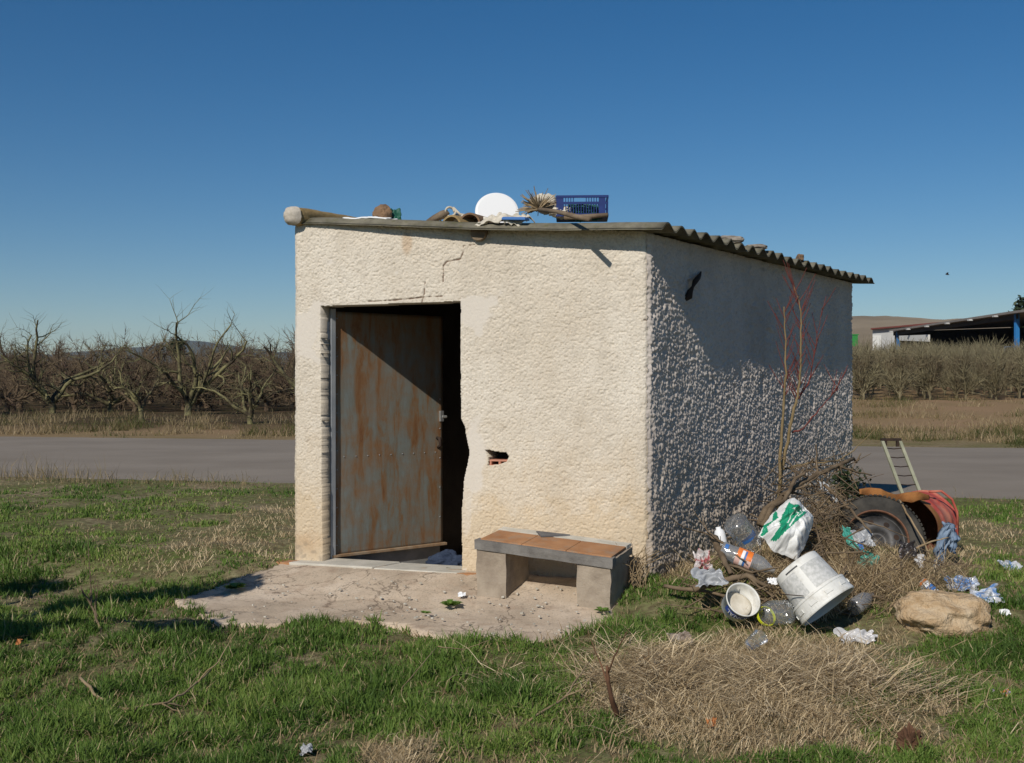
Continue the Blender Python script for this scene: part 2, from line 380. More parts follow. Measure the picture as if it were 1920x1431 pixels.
M['print_dark'] = plastic('dark print', (0.06, 0.06, 0.06), None, 0.6)
M['blue_band'] = plastic('blue band', (0.035, 0.07, 0.30), None, 0.45)
M['blue_crate'] = plastic('blue crate', (0.006, 0.024, 0.135), (0.012, 0.035, 0.18), 0.45)
M['blue_print'] = plastic('blue print', (0.05, 0.16, 0.42), None, 0.45)
M['green_print'] = plastic('green print', (0.012, 0.27, 0.14), (0.02, 0.32, 0.18), 0.5)
M['yellow'] = plastic('yellow plastic', (0.60, 0.45, 0.02), None, 0.4)
M['lime'] = plastic('lime plastic', (0.62, 0.66, 0.03), None, 0.4)
M['orange'] = plastic('orange label', (0.75, 0.19, 0.03), (0.62, 0.30, 0.16), 0.35, 25)
M['salmon'] = plastic('faded label', (0.72, 0.47, 0.40), (0.6, 0.55, 0.52), 0.35, 30)
M['teal'] = plastic('teal film', (0.06, 0.30, 0.24), (0.14, 0.42, 0.36), 0.35, 14)
M['netting'] = plastic('green netting', (0.012, 0.09, 0.06), (0.04, 0.17, 0.12), 0.6, 30)
M['brown_film'] = plastic('brownish film', (0.24, 0.19, 0.15), (0.36, 0.32, 0.28), 0.4, 14)
M['white_film'] = plastic('white film', (0.56, 0.55, 0.54), (0.36, 0.35, 0.34), 0.3, 14)
M['grey_film'] = plastic('grey film', (0.36, 0.37, 0.38), (0.18, 0.19, 0.20), 0.3, 14)
M['black_film'] = plastic('black film', (0.035, 0.03, 0.03), (0.35, 0.3, 0.31), 0.3, 14, 0.58, 0.64)
t = NT('printed wrapper'); f = t.noise(9, 3, 0.5)
t.col(t.ramp(f, [(0.42, (0.52, 0.52, 0.53)), (0.50, (0.42, 0.47, 0.54)), (0.56, (0.04, 0.16, 0.40)), (0.62, (0.40, 0.42, 0.45))])).set(Roughness=0.3); M['wrapper'] = t.m
t = NT('snack foil'); f = t.noise(16, 3, 0.5)
t.col(t.ramp(f, [(0.38, (0.42, 0.40, 0.38)), (0.50, (0.5, 0.42, 0.40)), (0.56, (0.34, 0.06, 0.06)), (0.64, (0.12, 0.10, 0.10))])).set(Roughness=0.35); M['snack'] = t.m
M['purple'] = plastic('mauve wrapper', (0.32, 0.26, 0.45), (0.75, 0.24, 0.05), 0.4, 20, 0.5, 0.55)
M['sack'] = plastic('white sack', (0.74, 0.74, 0.71), (0.60, 0.59, 0.54), 0.45, 5)
M['cloth_white'] = simple('dirty white cloth', (0.46, 0.41, 0.32), (0.68, 0.63, 0.53), 9, 0.95)
M['cloth_blue'] = simple('navy jacket cloth', (0.018, 0.028, 0.055), (0.035, 0.05, 0.085), 14, 0.9)
M['denim'] = simple('faded denim', (0.13, 0.19, 0.28), (0.24, 0.31, 0.40), 14, 0.95)
M['rubber'] = simple('tyre rubber', (0.022, 0.021, 0.019), (0.07, 0.063, 0.052), 6, 0.85, 0.3, 50)
M['rim'] = simple('steel rim', (0.025, 0.024, 0.024), (0.085, 0.082, 0.08), 8, 0.5, metal=0.3)
M['rim_rust'] = simple('rusty rim edge', (0.12, 0.05, 0.025), (0.20, 0.10, 0.06), 20, 0.7)
M['rust'] = simple('orange rust', (0.22, 0.085, 0.025), (0.36, 0.16, 0.05), 10, 0.9, 0.3, 60)
M['rust_in'] = simple('drum inside', (0.085, 0.030, 0.018), (0.14, 0.05, 0.028), 8, 0.85)
M['drum_red'] = simple('drum red paint', (0.42, 0.075, 0.055), (0.52, 0.20, 0.13), 6, 0.6, lo=0.42, hi=0.62)
M['ladder'] = simple('pale green paint', (0.24, 0.245, 0.17), (0.36, 0.355, 0.255), 10, 0.7)
M['broom'] = simple('broom twigs', (0.20, 0.145, 0.08), (0.33, 0.25, 0.15), 20, 0.9)
M['shed_blue'] = plastic('blue steel', (0.02, 0.16, 0.42), (0.03, 0.22, 0.50), 0.5)
M['shed_roof'] = simple('shed sheet roof', (0.20, 0.18, 0.16), (0.28, 0.25, 0.22), 0.5, 0.8)
M['shed_dark'] = simple('shed inside', (0.022, 0.02, 0.02), (0.04, 0.035, 0.03), 0.5, 0.9)  # near-black tone stands in for the shade inside the shed
M['shed_red'] = simple('red roof edge', (0.12, 0.035, 0.03), (0.17, 0.05, 0.04), 0.5, 0.8)
M['shed_white'] = simple('white block wall', (0.42, 0.42, 0.41), (0.52, 0.52, 0.50), 0.4, 0.9)
M['shed_pale'] = simple('whitewashed panel', (0.62, 0.62, 0.58), (0.70, 0.69, 0.65), 0.4, 0.9)
M['stonewall'] = simple('mauve stone wall', (0.20, 0.16, 0.15), (0.33, 0.28, 0.26), 1.6, 0.95, 0.6, 4)
M['green_metal'] = plastic('green steel', (0.03, 0.24, 0.05), None, 0.5)
M['leaf_orange'] = plastic('orange dead leaf', (0.42, 0.16, 0.05), None, 0.7)
def clear(name, tint=(0.93, 0.95, 0.96), gloss=0.16, body=0.10):
    t = NT(name); tr = t.n('ShaderNodeBsdfTransparent'); tr.inputs[0].default_value = (*tint, 1)
    gl = t.n('ShaderNodeBsdfGlossy'); gl.inputs['Roughness'].default_value = 0.12; gl.inputs[0].default_value = (0.95, 0.95, 0.95, 1)
    df = t.n('ShaderNodeBsdfDiffuse'); df.inputs[0].default_value = (0.72, 0.72, 0.72, 1)
    lw = t.n('ShaderNodeLayerWeight'); lw.inputs[0].default_value = 0.35
    ma = t.n('ShaderNodeMath', operation='MULTIPLY_ADD'); t.l(lw.outputs['Fresnel'], ma.inputs[0]); ma.inputs[1].default_value = 0.6; ma.inputs[2].default_value = gloss*0.4
    m0 = t.n('ShaderNodeMixShader'); m0.inputs[0].default_value = body; t.l(tr.outputs[0], m0.inputs[1]); t.l(df.outputs[0], m0.inputs[2])
    mx = t.n('ShaderNodeMixShader'); t.l(ma.outputs[0], mx.inputs[0]); t.l(m0.outputs[0], mx.inputs[1]); t.l(gl.outputs[0], mx.inputs[2])
    bp = t.n('ShaderNodeBump'); bp.inputs['Strength'].default_value = 0.35; bp.inputs['Distance'].default_value = 0.02
    t.l(t.noise(25, 3, 0.5), bp.inputs['Height']); t.l(bp.outputs[0], gl.inputs['Normal'])
    t.l(mx.outputs[0], t.out.inputs[0]); return t.m
M['clear'] = clear('clear plastic'); M['clear_dirty'] = clear('dirty clear plastic', (0.86, 0.87, 0.86), 0.15, 0.25)

# ================================================================== SETTING
# ground: one polar sheet out to the horizon, with small lumps
rr = np.concatenate([[0.0], 0.6*1.026**np.arange(0, 345)]); rr = np.concatenate([rr[rr < 5500], [5500]])
aa = np.linspace(0, 2*math.pi, 541)
RR, AA = np.meshgrid(rr, aa, indexing='ij'); gx = RR*np.sin(AA); gy = RR*np.cos(AA)
inroad = ss(-0.1, 0.7, gy-road_near(gx))*(1-ss(-0.7, 0.1, gy-road_far(gx)))
def in_hut(x, y):
    dx = x-A2[0]; dy = y-A2[1]; det = U2[0]*V2[1]-U2[1]*V2[0]
    a = (dx*V2[1]-dy*V2[0])/det; b = (U2[0]*dy-U2[1]*dx)/det; return a, b
sa, sb = in_hut(gx, gy)
def lumps(x, y): return (fbm(x*1.6, y*1.6, 0, 3, 4)-0.55)*0.10*(1-ss(-1.6, -0.3, y-road_near(x))*(1-ss(0.3, 1.6, y-road_far(x))))
gz = hb(gx, gy)+lumps(gx, gy)*(1-ss(60, 200, RR))-0.03*inroad+0.012*(1-inroad)*ss(-1.2, -0.1, gy-road_near(gx))
gz = gz-0.5*(ss(0.05, 0.15, sa)*(1-ss(WF-0.15, WF-0.05, sa))*ss(0.08, 0.2, sb)*(1-ss(WS-0.15, WS-0.05, sb)))
apron_px = [(520, 1058), (430, 1090), (345, 1118), (330, 1122), (370, 1150), (420, 1170), (520, 1168), (640, 1162), (760, 1168), (840, 1192), (920, 1205), (1000, 1203), (1080, 1192), (1128, 1182), (1146, 1166), (1158, 1128), (1178, 1100), (1198, 1092)]
def inpoly(px, py, poly):
    c = np.zeros(np.shape(px), bool); n = len(poly)
    for i in range(n):
        x1, y1 = poly[i]; x2, y2 = poly[(i+1) % n]
        if y1 == y2: continue
        c ^= ((y1 > py) != (y2 > py)) & (px < (x2-x1)*(py-y1)/(y2-y1)+x1)
    return c
AP = [tuple(G(*p)[:2]) for p in apron_px]
wall_a = A2+NF*(-0.02); wall_b = B2+NF*(-0.02)
AP = AP[:]+[tuple(wall_b), tuple(wall_a)]
gz = np.where(inpoly(gx, gy, AP), gz-0.05, gz)
o = grid_mesh('ground', np.stack([gx, gy, gz], -1), len(rr), len(aa), M['soil']); tag(o, 'grassy earth with dry patches around the hut', 'ground', kind='structure')
# road
xs = np.linspace(-70, 70, 141); vs = []
ys = np.linspace(0, 1, 9); V = np.zeros((len(xs), 9, 3))
for i, x in enumerate(xs):
    a = road_near(x)+0.12*(fbm(x*0.7, 3.0)-0.5); b = road_far(x)+0.2*(fbm(x*0.7, 9.0)-0.5)
    V[i, :, 0] = x; V[i, :, 1] = a+(b-a)*ys; V[i, :, 2] = 0.004+0.03*np.sin(ys*math.pi)
o = grid_mesh('road', V, len(xs), 9, M['asphalt'], flip=False); tag(o, 'plain grey asphalt lane passing behind the hut', 'road', kind='structure')
# hills
n1, n2 = 90, 50
T = np.linspace(0.02, 0.95, n1); Y = np.linspace(160, 900, n2); TT, YY = np.meshgrid(T, Y, indexing='ij')
prof = ss(160, 420, YY)*(1-0.25*ss(480, 900, YY))
pk = (715.5-np.interp(CX+TT*F, [1000, 1400, 1600, 1680, 1760, 1860, 2100, 2600], [700, 640, 588, 586, 591, 593, 590, 610]))*420/F+CZ
Z = pk*prof-2+(fbm(TT*30, YY*0.012, 0, 4)-0.5)*3*prof
o = grid_mesh('hill', np.stack([TT*YY, YY, Z], -1), n1, n2, M['hill']); tag(o, 'bare dry tan hillside behind the shed', 'hill', kind='structure')
n1, n2 = 160, 24
T = np.linspace(-0.9, 0.1, n1); Y = np.linspace(3000, 5000, n2); TT, YY = np.meshgrid(T, Y, indexing='ij')
pk = (715.5-np.interp(CX+TT*F, [-900, 0, 120, 220, 290, 345, 420, 500, 640, 1170], [668, 662, 660, 650, 642, 634, 641, 652, 664, 690]))*4000/F
Z = pk*ss(3000, 4000, YY)+(fbm(TT*40, YY*0.004, 0, 8, 5)-0.5)*26-6
o = grid_mesh('mountain', np.stack([TT*YY, YY, Z], -1), n1, n2, M['mountain']); tag(o, 'low wooded mountain on the skyline beyond the orchard', 'mountain', kind='structure')

# ================================================================== HUT
hut = thing('stone_hut', 'small windowless rough cast hut with open rusty door and corrugated roof', 'hut', (float(A2[0]), float(A2[1]), 0))
def W3(s, z, out=0.0):     # point on the front wall
    s = np.asarray(s, float)
    return np.stack([A2[0]+U2[0]*s+NF[0]*out, A2[1]+U2[1]*s+NF[1]*out, np.broadcast_to(z, np.broadcast(s, z).shape)], -1)
def S3(s, z, out=0.0):
    s = np.asarray(s, float)
    return np.stack([B2[0]+V2[0]*s+NS[0]*out, B2[1]+V2[1]*s+NS[1]*out, np.broadcast_to(z, np.broadcast(s, z).shape)], -1)
# roof corners
RL = np.array([-1.655, 8.735, 2.645]); RRp = np.array([1.022, 7.667, 2.462])
RU = RRp-RL; RV = np.array([V2[0], V2[1], 0.0]); RLEN = 5.18; NW = 23
def roof_z(x, y):          # mean height of the sheet over a ground point
    det = RU[0]*RV[1]-RU[1]*RV[0]
    a = ((x-RL[0])*RV[1]-(y-RL[1])*RV[0])/det
    return RL[2]+RU[2]*a
def polyd(s, z, pts):
    d = np.full(s.shape, 9.0)
    for (x1, y1), (x2, y2) in zip(pts[:-1], pts[1:]):
        L2 = (x2-x1)**2+(y2-y1)**2; t = np.clip(((s-x1)*(x2-x1)+(z-y1)*(y2-y1))/L2, 0, 1)
        d = np.minimum(d, np.hypot(s-x1-t*(x2-x1), z-y1-t*(y2-y1)))
    return d
door_px = [(601, 574), (864, 565), (864, 700), (865, 786), (872, 800), (876, 824), (881, 848), (877, 868), (870, 900), (866, 960), (867, 1020), (868, 1110), (606, 1110), (604, 900), (602, 700)]
DOOR = [FWp(*p) for p in door_px]
HOLE = [FWp(*p) for p in [(909, 843), (922, 846), (950, 849), (954, 856), (950, 866), (932, 872), (914, 873), (917, 858)]]
CRACKS = [[FWp(*p) for p in c] for c in ([(890, 459), (868.6, 461), (868, 474), (862.6, 486), (837.5, 490.5), (831, 499), (831.5, 512), (830, 528)],
          [(797, 530), (795, 552), (791, 567)], [(690, 565.5), (720, 564), (760, 561.5), (795, 557), (830, 555.5)], [(1218, 603), (1208, 600)])]
def stucco_h(s, z, seed, cx=0.021, cz=0.026, amp=1.0):
    wx = s+0.012*(vnoise(s*40, z*40, 0, seed+1)-0.5); wz = z+0.012*(vnoise(s*40, z*40, 0, seed+2)-0.5)
    d1, d2 = worley(wx/cx, wz/cz, seed)
    lump = np.clip(1-d1*1.15, 0, 1)
    hgt = amp*0.0095*lump*(0.35+1.1*_h(np.floor(wx/cx), np.floor(wz/cz), np.zeros_like(s), seed+9)**0.7)
    hgt = hgt+0.006*amp*(vnoise(s/0.05, z/0.05, 0, seed+3)-0.5)+0.012*(fbm(s*2.2, z*2.2, 0, seed+4)-0.5)
    return hgt
step = 0.0050
ns = int(WF/step)+1; zt = 2.75; z0 = -0.16; nz = int((zt-z0)/step)+1
s_, z_ = np.meshgrid(np.linspace(0, WF, ns), np.linspace(z0, zt, nz), indexing='ij')
hs = stucco_h(s_, z_, 40, 0.0120, 0.0130, 0.46)*(0.7+0.6*fbm(s_*5, z_*5, 0, 48, 4))-0.0045*ss(0.66, 0.80, vnoise(s_*68, z_*68, 0, 49))
sm = np.zeros_like(s_)     # smooth, hand-patched places
def blob(px, py, rs, rz):
    c = FWp(px, py); return np.exp(-((s_-c[0])/rs)**2-((z_-c[1])/rz)**2)
wob = 0.3*(fbm(s_*6, z_*6, 0, 77)-0.5)
wob2 = 1.3*(fbm(s_*9, z_*9, 0, 78, 5)-0.5)
patch = np.clip(ss(0.40, 0.62, blob(575, 620, 0.2, 0.24)+wob2)+ss(0.40, 0.62, blob(885, 580, 0.17, 0.15)+wob2)+ss(0.42, 0.66, blob(888, 850, 0.1, 0.3)+0.8*wob2)
                + 0.5*ss(0.45, 0.6, blob(875, 930, 0.06, 0.4)+wob), 0, 1)
sm = np.maximum(sm, patch*0.8)
lint = inpoly(s_, z_, [FWp(603, 573), FWp(864, 551), FWp(864, 560), FWp(603, 580)]); sm = np.where(lint, 0.97, sm)
low = ss(0.4, 0.6, blob(565, 1045, 0.22, 0.13)+2.0*wob); sm = np.maximum(sm, low*0.7)
hs = hs*(1-sm)+0.001
dck = np.min([polyd(s_, z_, c) for c in CRACKS], 0); crack = (1-ss(0.001, 0.0065, dck+0.014*(fbm(s_*26, z_*26, 0, 6, 3)-0.42)))
hs = hs-0.009*crack
stain = np.clip(ss(0.3, 0.8, blob(763, 455, 0.055, 0.11)+0.3*wob)*0.45+0.5*ss(0.35, 0.9, 0.7*blob(570, 1020, 0.3, 0.16)+2.2*wob), 0, 1)
# rounded, crumbling arrises
edge = np.minimum(s_, WF-s_); hs = hs-0.02*(1-ss(0, 0.03, edge))-0.02*(1-ss(0.0, 0.05, edge))*fbm(z_*9, s_*3, 0, 5)
topz = roof_z(A2[0]+U2[0]*s_, A2[1]+U2[1]*s_)-0.012
zz = np.minimum(z_, topz)
base_sc = ss(0.0, 0.18, z_-0.02); hs = hs+0.006*(1-base_sc)
V = W3(s_, zz, 0.0); V[..., 0] += NF[0]*hs; V[..., 1] += NF[1]*hs
cs = 0.5*(s_[:-1, :-1]+s_[1:, 1:]); cz = 0.5*(z_[:-1, :-1]+z_[1:, 1:])
jit = 0.010*(fbm(cs*14, cz*14, 0, 55)-0.5); jit2 = 0.018*(fbm(cs*14, cz*14, 0, 56)-0.5)
keep = ~inpoly(cs+jit, cz+jit2*0.5, DOOR) & ~inpoly(cs+jit*0.8, cz+jit2*0.8, HOLE) & (z_[:-1, :-1] < topz[:-1, :-1])
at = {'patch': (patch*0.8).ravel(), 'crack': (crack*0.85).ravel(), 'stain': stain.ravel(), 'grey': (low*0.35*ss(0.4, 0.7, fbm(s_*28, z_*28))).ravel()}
# wall thickness: reveal of the door and the hole
ii = np.arange(ns*nz).reshape(ns, nz); nV = ns*nz
Vin = V.copy(); depth = 0.2
Vin[..., 0] -= NF[0]*depth; Vin[..., 1] -= NF[1]*depth
jr = 0.006*(fbm(s_*15, z_*9, 0, 61)-0.5); Vin[..., 0] += U2[0]*jr; Vin[..., 1] += U2[1]*jr
kp = np.zeros((ns+1, nz+1), bool); kp[1:-1, 1:-1] = keep
rim = []
fi, fj = np.nonzero(keep)
for di, dj, ea, eb in ((-1, 0, (0, 1), (0, 0)), (1, 0, (1, 0), (1, 1)), (0, -1, (0, 0), (1, 0)), (0, 1, (1, 1), (0, 1))):
    bd = ~kp[fi+1+di, fj+1+dj]; a = ii[fi[bd]+ea[0], fj[bd]+ea[1]]; b = ii[fi[bd]+eb[0], fj[bd]+eb[1]]
    rim.append(np.stack([b, a, a+nV, b+nV], -1))
rim = np.concatenate(rim)
q = np.stack([ii[:-1, :-1], ii[1:, :-1], ii[1:, 1:], ii[:-1, 1:]], -1)[keep]
Q = np.concatenate([q, rim]); used = np.unique(Q); remap = np.full(2*nV, -1); remap[used] = np.arange(len(used))
VA = np.concatenate([V.reshape(-1, 3), Vin.reshape(-1, 3)])[used]
at2 = {k: np.concatenate([v, np.zeros(nV)])[used] for k, v in at.items()}
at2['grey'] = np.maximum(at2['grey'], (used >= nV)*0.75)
fw = np_mesh('front_wall', VA, remap[Q], np.full(len(Q), 4), M['stucco'], hut, True, at2)
# side wall
step2 = 0.0068; nz = int((zt-z0)/step2)+1; ns2 = int(WS/step2)+1; s2, z2 = np.meshgrid(np.linspace(0, WS, ns2), np.linspace(-0.14, 2.48, nz), indexing='ij')
hs = stucco_h(s2, z2, 90, 0.024, 0.030)*1.32-0.010*ss(0.62, 0.74, fbm(s2*6, z2*5, 0, 92, 4))
edge = np.minimum(s2, WS-s2); hs = hs-0.02*(1-ss(0, 0.03, edge))
top2 = roof_z(B2[0]+V2[0]*s2, B2[1]+V2[1]*s2)-0.03
z2 = np.minimum(z2, top2)
V = S3(s2, z2); V[..., 0] += NS[0]*hs; V[..., 1] += NS[1]*hs
zer = np.zeros(s2.size)
grid_mesh('side_wall', V, ns2, nz, M['stucco_side_shade'], hut, attrs={'patch': zer, 'crack': zer, 'stain': zer, 'grey': (0.6*ss(0.08, -0.05, z2+0.2*(fbm(s2*4, z2*4)-0.5))).ravel()})
# left and back walls, floor
C2 = A2+V2*WS
mb = MB()
def wallbox(p, q, n, th, z1, z2a, z2b):
    p = np.array(p); q = np.array(q); pi = p-n*th; qi = q-n*th
    mb.hexa([(*p, z1), (*q, z1), (*qi, z1), (*pi, z1), (*p, z2a), (*q, z2b), (*qi, z2b), (*pi, z2a)])
NL = -NS
wallbox(C2+V2*-0.0, A2+V2*0.06, NL, 0.18, -0.2, 2.62, 2.62)
o = mb.build('left_wall', M['stucco'], hut)
mb = MB(); wallbox(D2-U2*0.1, C2+U2*0.2, -NF, 0.18, -0.2, 2.42, 2.6); mb.build('back_wall', M['inner_wall_shade'], hut)
mb = MB(); wallbox(B2+V2*0.22-NS*0.03, D2-V2*0.2-NS*0.03, NS, 0.15, -0.2, 2.40, 2.40); mb.build('shade_lining', M['inner_wall_shade'], hut)  # near-black lining sheets added so the doorway reads as deep shade
mb = MB(); wallbox(A2+V2*0.25+NS*0.20, C2-V2*0.2+NS*0.20, NS, 0.01, -0.2, 2.52, 2.52); mb.build('shade_lining', M['inner_wall_shade'], hut)
mb = MB(); mb.hexa([(*(A2+U2*0.15+V2*0.15), -0.26), (*(B2-U2*0.02+V2*0.15), -0.26), (*(D2-U2*0.02-V2*0.1), -0.26), (*(C2+U2*0.1-V2*0.1), -0.26),
                    (*(A2+U2*0.15+V2*0.15), -0.2), (*(B2-U2*0.02+V2*0.15), -0.2), (*(D2-U2*0.02-V2*0.1), -0.2), (*(C2+U2*0.1-V2*0.1), -0.2)])
mb.build('hut_floor', M['concrete'], hut)
# threshold slabs with a joint, brick pieces at the ends
s1, s2e, sj = FWp(612, 1056)[0], FWp(868, 1078)[0], FWp(735, 1068)[0]
def slab(sa, sb, o1, o2, zt, zb, cut=0.0):
    p = [W3(np.array(sa-cut), np.array(zb), o2), W3(np.array(sb-cut), np.array(zb), o2), W3(np.array(sb), np.array(zb), o1), W3(np.array(sa), np.array(zb), o1)]
    return p+[v+np.array([0, 0, zt-zb]) for v in p]
mb = MB(); mb.hexa(slab(s1-0.16, sj-0.006, -0.17, 0.13, 0.004, -0.12, 0.1)); mb.hexa(slab(sj+0.006, s2e+0.10, -0.17, 0.13, -0.002, -0.12, 0.1))
o = mb.build('threshold', M['plaster'], hut, bevel=0.008)
mb = MB(); mb.hexa(slab(s1-0.40, s1-0.18, -0.0, 0.13, 0.0, -0.12, 0.05)); mb.build('threshold_brick', M['terracotta'], hut, bevel=0.006)
mb = MB(); mb.hexa(slab(s2e+0.11, s2e+0.24, 0.02, 0.13, -0.006, -0.12, 0.12)); mb.build('threshold_brick', M['terracotta'], hut, bevel=0.006)
# brick in the broken hole
hc = FWp(934, 865)
mb = MB(); c = W3(np.array(hc[0]), np.array(hc[1]-0.012), -0.075)
e1 = np.array([*U2, 0])*0.075; e2 = np.array([*NF, 0])*0.055; e3 = np.array([0, 0, 1.0])
for dz, hh in ((-0.022, 0.006), (0.016, 0.006)): mb.box(c+e3*dz, e1, e2, e3*hh)
for ds in (-0.9, 0.9, 0.05): mb.box(c+e1*ds-e3*0.003, e1*0.1, e2*0.98, e3*0.014)
o = mb.build('broken_brick', M['brick'], hut)
mb = MB(); mb.box(W3(np.array(hc[0]), np.array(hc[1])+0.03, -0.21), np.array([*U2, 0])*0.14, np.array([*NF, 0])*0.01, e3*0.1); mb.build('wall_core', M['inner_wall_shade'], hut)
# rafter end under the eaves
rc = FWp(900, 440); p0 = W3(np.array(rc[0]), np.array(rc[1]+0.012), -0.3); p1 = W3(np.array(rc[0]), np.array(rc[1]+0.012), 0.045)
mb = MB(); mb.tube([p0, p1], 0.062, 18); mb.build('roof_beam', M['wood_old'], hut, bevel=0.004)
# corrugated sheet
nt_, ns_ = NW*12+1, 40
a = np.linspace(0, 1, ns_); tt = np.linspace(0, RLEN, nt_)
Aa, Tt = np.meshgrid(a, tt, indexing='ij')
wave = -0.027*np.cos(2*math.pi*Tt/(RLEN/NW)+0.35)*(1+0.25*(fbm(Tt*2.5, Aa*0.5, 0, 8)-0.5))+0.012*((Tt/(RLEN/NW)/5.5) % 1.0)
sag = 0.012*np.sin(Aa*math.pi*2.0+1)+0.01*(fbm(Aa*6, Tt*0.9, 0, 5)-0.5)-0.012*np.sin(Tt/RLEN*math.pi)
top = RL+Aa[..., None]*RU+Tt[..., None]*RV; top[..., 2] += wave+sag+0.006
endj = (fbm(Tt*3, Aa*0+2.0, 0, 3)-0.5)*0.03*(Aa > 0.99); top[..., :3] += endj[..., None]*RU/np.linalg.norm(RU)
bot = top.copy(); bot[..., 2] -= 0.009
VV = np.concatenate([top.reshape(-1, 3), bot.reshape(-1, 3)]); N = ns_*nt_; ii = np.arange(N).reshape(ns_, nt_)
qs = [np.stack([ii[:-1, :-1], ii[1:, :-1], ii[1:, 1:], ii[:-1, 1:]], -1).reshape(-1, 4)]
qs.append(qs[0][:, ::-1]+N)
for e in (ii[0, :], ii[-1, :], ii[:, 0], ii[:, -1]): qs.append(np.stack([e[:-1], e[1:], e[1:]+N, e[:-1]+N], -1))
qs = np.concatenate(qs); np_mesh('roof', VV, qs, np.full(len(qs), 4), M['roof'], hut, True)
# raised mortar ridge along the high left side, rough-cast end towards the viewer
rp = P(550, 405, 8.72); nr = 60; nn = 22
ang = np.linspace(0, 2*math.pi, nn, endpoint=False); tl = np.concatenate([[0, 0.004, 0.012], np.linspace(0.03, 4.9, nr-3)])
V = np.zeros((nr, nn+1, 3))
for i, tq in enumerate(tl):
    k = [0.55, 0.85, 0.96][i] if i < 3 else 1
    for j in range(nn+1):
        an = 2*math.pi*j/nn; cx_, cz_ = math.cos(an), math.sin(an)
        sq = (abs(cx_)**3+abs(cz_)**3)**(-1/3)*0.066*k
        V[i, j] = (rp.x+V2[0]*tq+U2[0]*cx_*sq, rp.y+V2[1]*tq+U2[1]*cx_*sq, rp.z+cz_*sq)
nzv = stucco_h(V[..., 1]*1.0+V[..., 0], V[..., 2]+V[..., 0]*2, 12)[..., None]
cen = np.array(rp)+tl[:, None, None]*np.array([*V2, 0]); V += (V-cen)/0.066*nzv*1.2; V[:, -1] = V[:, 0]
o = grid_mesh('ridge_cap', V, nr, nn+1, M['ridge'], hut, flip=True)
mb = MB(); mb.add([tuple(v) for v in V[0, :-1]], [tuple(range(nn))])
ec = (V[0, :-1]).mean(0)
# rough face of the ridge end
g1 = 16; gu, gw = np.meshgrid(np.linspace(-1, 1, g1), np.linspace(-1, 1, g1), indexing='ij')
sq = 1/np.maximum((np.abs(gu)**3+np.abs(gw)**3)**(1/3), 1e-6)*np.maximum(np.abs(gu), np.abs(gw))
eu, ew = gu*sq*0.073, gw*sq*0.073; dome = 0.05*(1-np.maximum(np.abs(gu), np.abs(gw))**3)+stucco_h(eu+3, ew+5, 3)
E = np.stack([rp.x+U2[0]*eu-V2[0]*dome, rp.y+U2[1]*eu-V2[1]*dome, rp.z+ew], -1)
zer = np.zeros(g1*g1); grid_mesh('ridge_end', E, g1, g1, M['stucco'], hut, attrs={'patch': zer, 'crack': zer, 'stain': zer, 'grey': zer+0.35})
# dark bent form on the side wall
hk = [S3(np.array(SWp(*p)[0]), np.array(SWp(*p)[1]), o_) for p, o_ in (((1284, 566), -0.01), ((1285, 556), 0.03), ((1287, 546), 0.035), ((1288, 538), 0.05), ((1290, 528), 0.06), ((1297, 522), 0.05), ((1306, 516), 0.03), ((1318, 509), -0.01))]
mb = MB(); mb.tube(hk, [0.012, 0.028, 0.022, 0.012, 0.022, 0.020, 0.012, 0.006], 8); o = mb.build('dark_wall_form', M['dark_iron'], hut, smooth=True); rough(o, 0.01, 20)
# door leaf, opened inwards
H = np.array([-1.433, 8.853]); E2 = np.array([-0.592, 9.56]); dl = E2-H; DL = float(np.linalg.norm(dl)); dl /= DL
dn = np.array([dl[1], -dl[0]])           # faces the viewer
def D3(s, z, out=0.0): return Vector((H[0]+dl[0]*s+dn[0]*out, H[1]+dl[1]*s+dn[1]*out, z))
dv = Vector((*dl, 0)); dnv = Vector((*dn, 0)); zv = Vector((0, 0, 1))
door = None
npx, npz = 40, 70; su, sz = np.meshgrid(np.linspace(0.03, DL, npx), np.linspace(0.02, 1.955, npz), indexing='ij')
ob = 0.006*(fbm(su*3, sz*3, 0, 21)-0.5)
V = np.stack([H[0]+dl[0]*su+dn[0]*(ob+0.002), H[1]+dl[1]*su+dn[1]*(ob+0.002), sz], -1)
door = grid_mesh('door', V, npx, npz, M['door'], hut)
md = door.modifiers.new('solid', 'SOLIDIFY'); md.thickness = 0.035; md.offset = -1
mb = MB(); mb.box(D3(0.008, 0.975, 0.008), dv*0.022, dnv*0.022, zv*1.0); mb.build('door_frame', M['steel_frame'], door, bevel=0.004)
mb = MB(); mb.box(D3(DL*0.5+0.01, 0.018, 0.012), dv*(DL*0.5+0.015), dnv*0.02, zv*0.011); mb.build('bottom_rail', M['rust_edge'], door, bevel=0.003)
mb = MB(); mb.box(D3(DL*0.5, -0.095, -0.035), dv*(DL*0.5-0.01), dnv*0.008, zv*0.1); mb.build('kick_board', M['door_low'], door)
mb = MB()
for k in range(9): mb.lathe([(0.005, 0), (0.0035, 0.003), (0.0, 0.004)], D3(0.12+k*(DL-0.2)/8, 0.80-0.01*k*0, 0.004), dnv, 8)
for k in range(13): mb.lathe([(0.006, 0), (0.004, 0.003), (0.0, 0.004)], D3(0.055, 0.1+k*0.15, 0.004), dnv, 8)
for k in range(5): mb.lathe([(0.006, 0), (0.004, 0.003), (0.0, 0.004)], D3(DL-0.03, 0.25+k*0.25, 0.004), dnv, 8)
tag(mb.build('rivets', M['steel_frame'], door, smooth=True), kind='stuff')
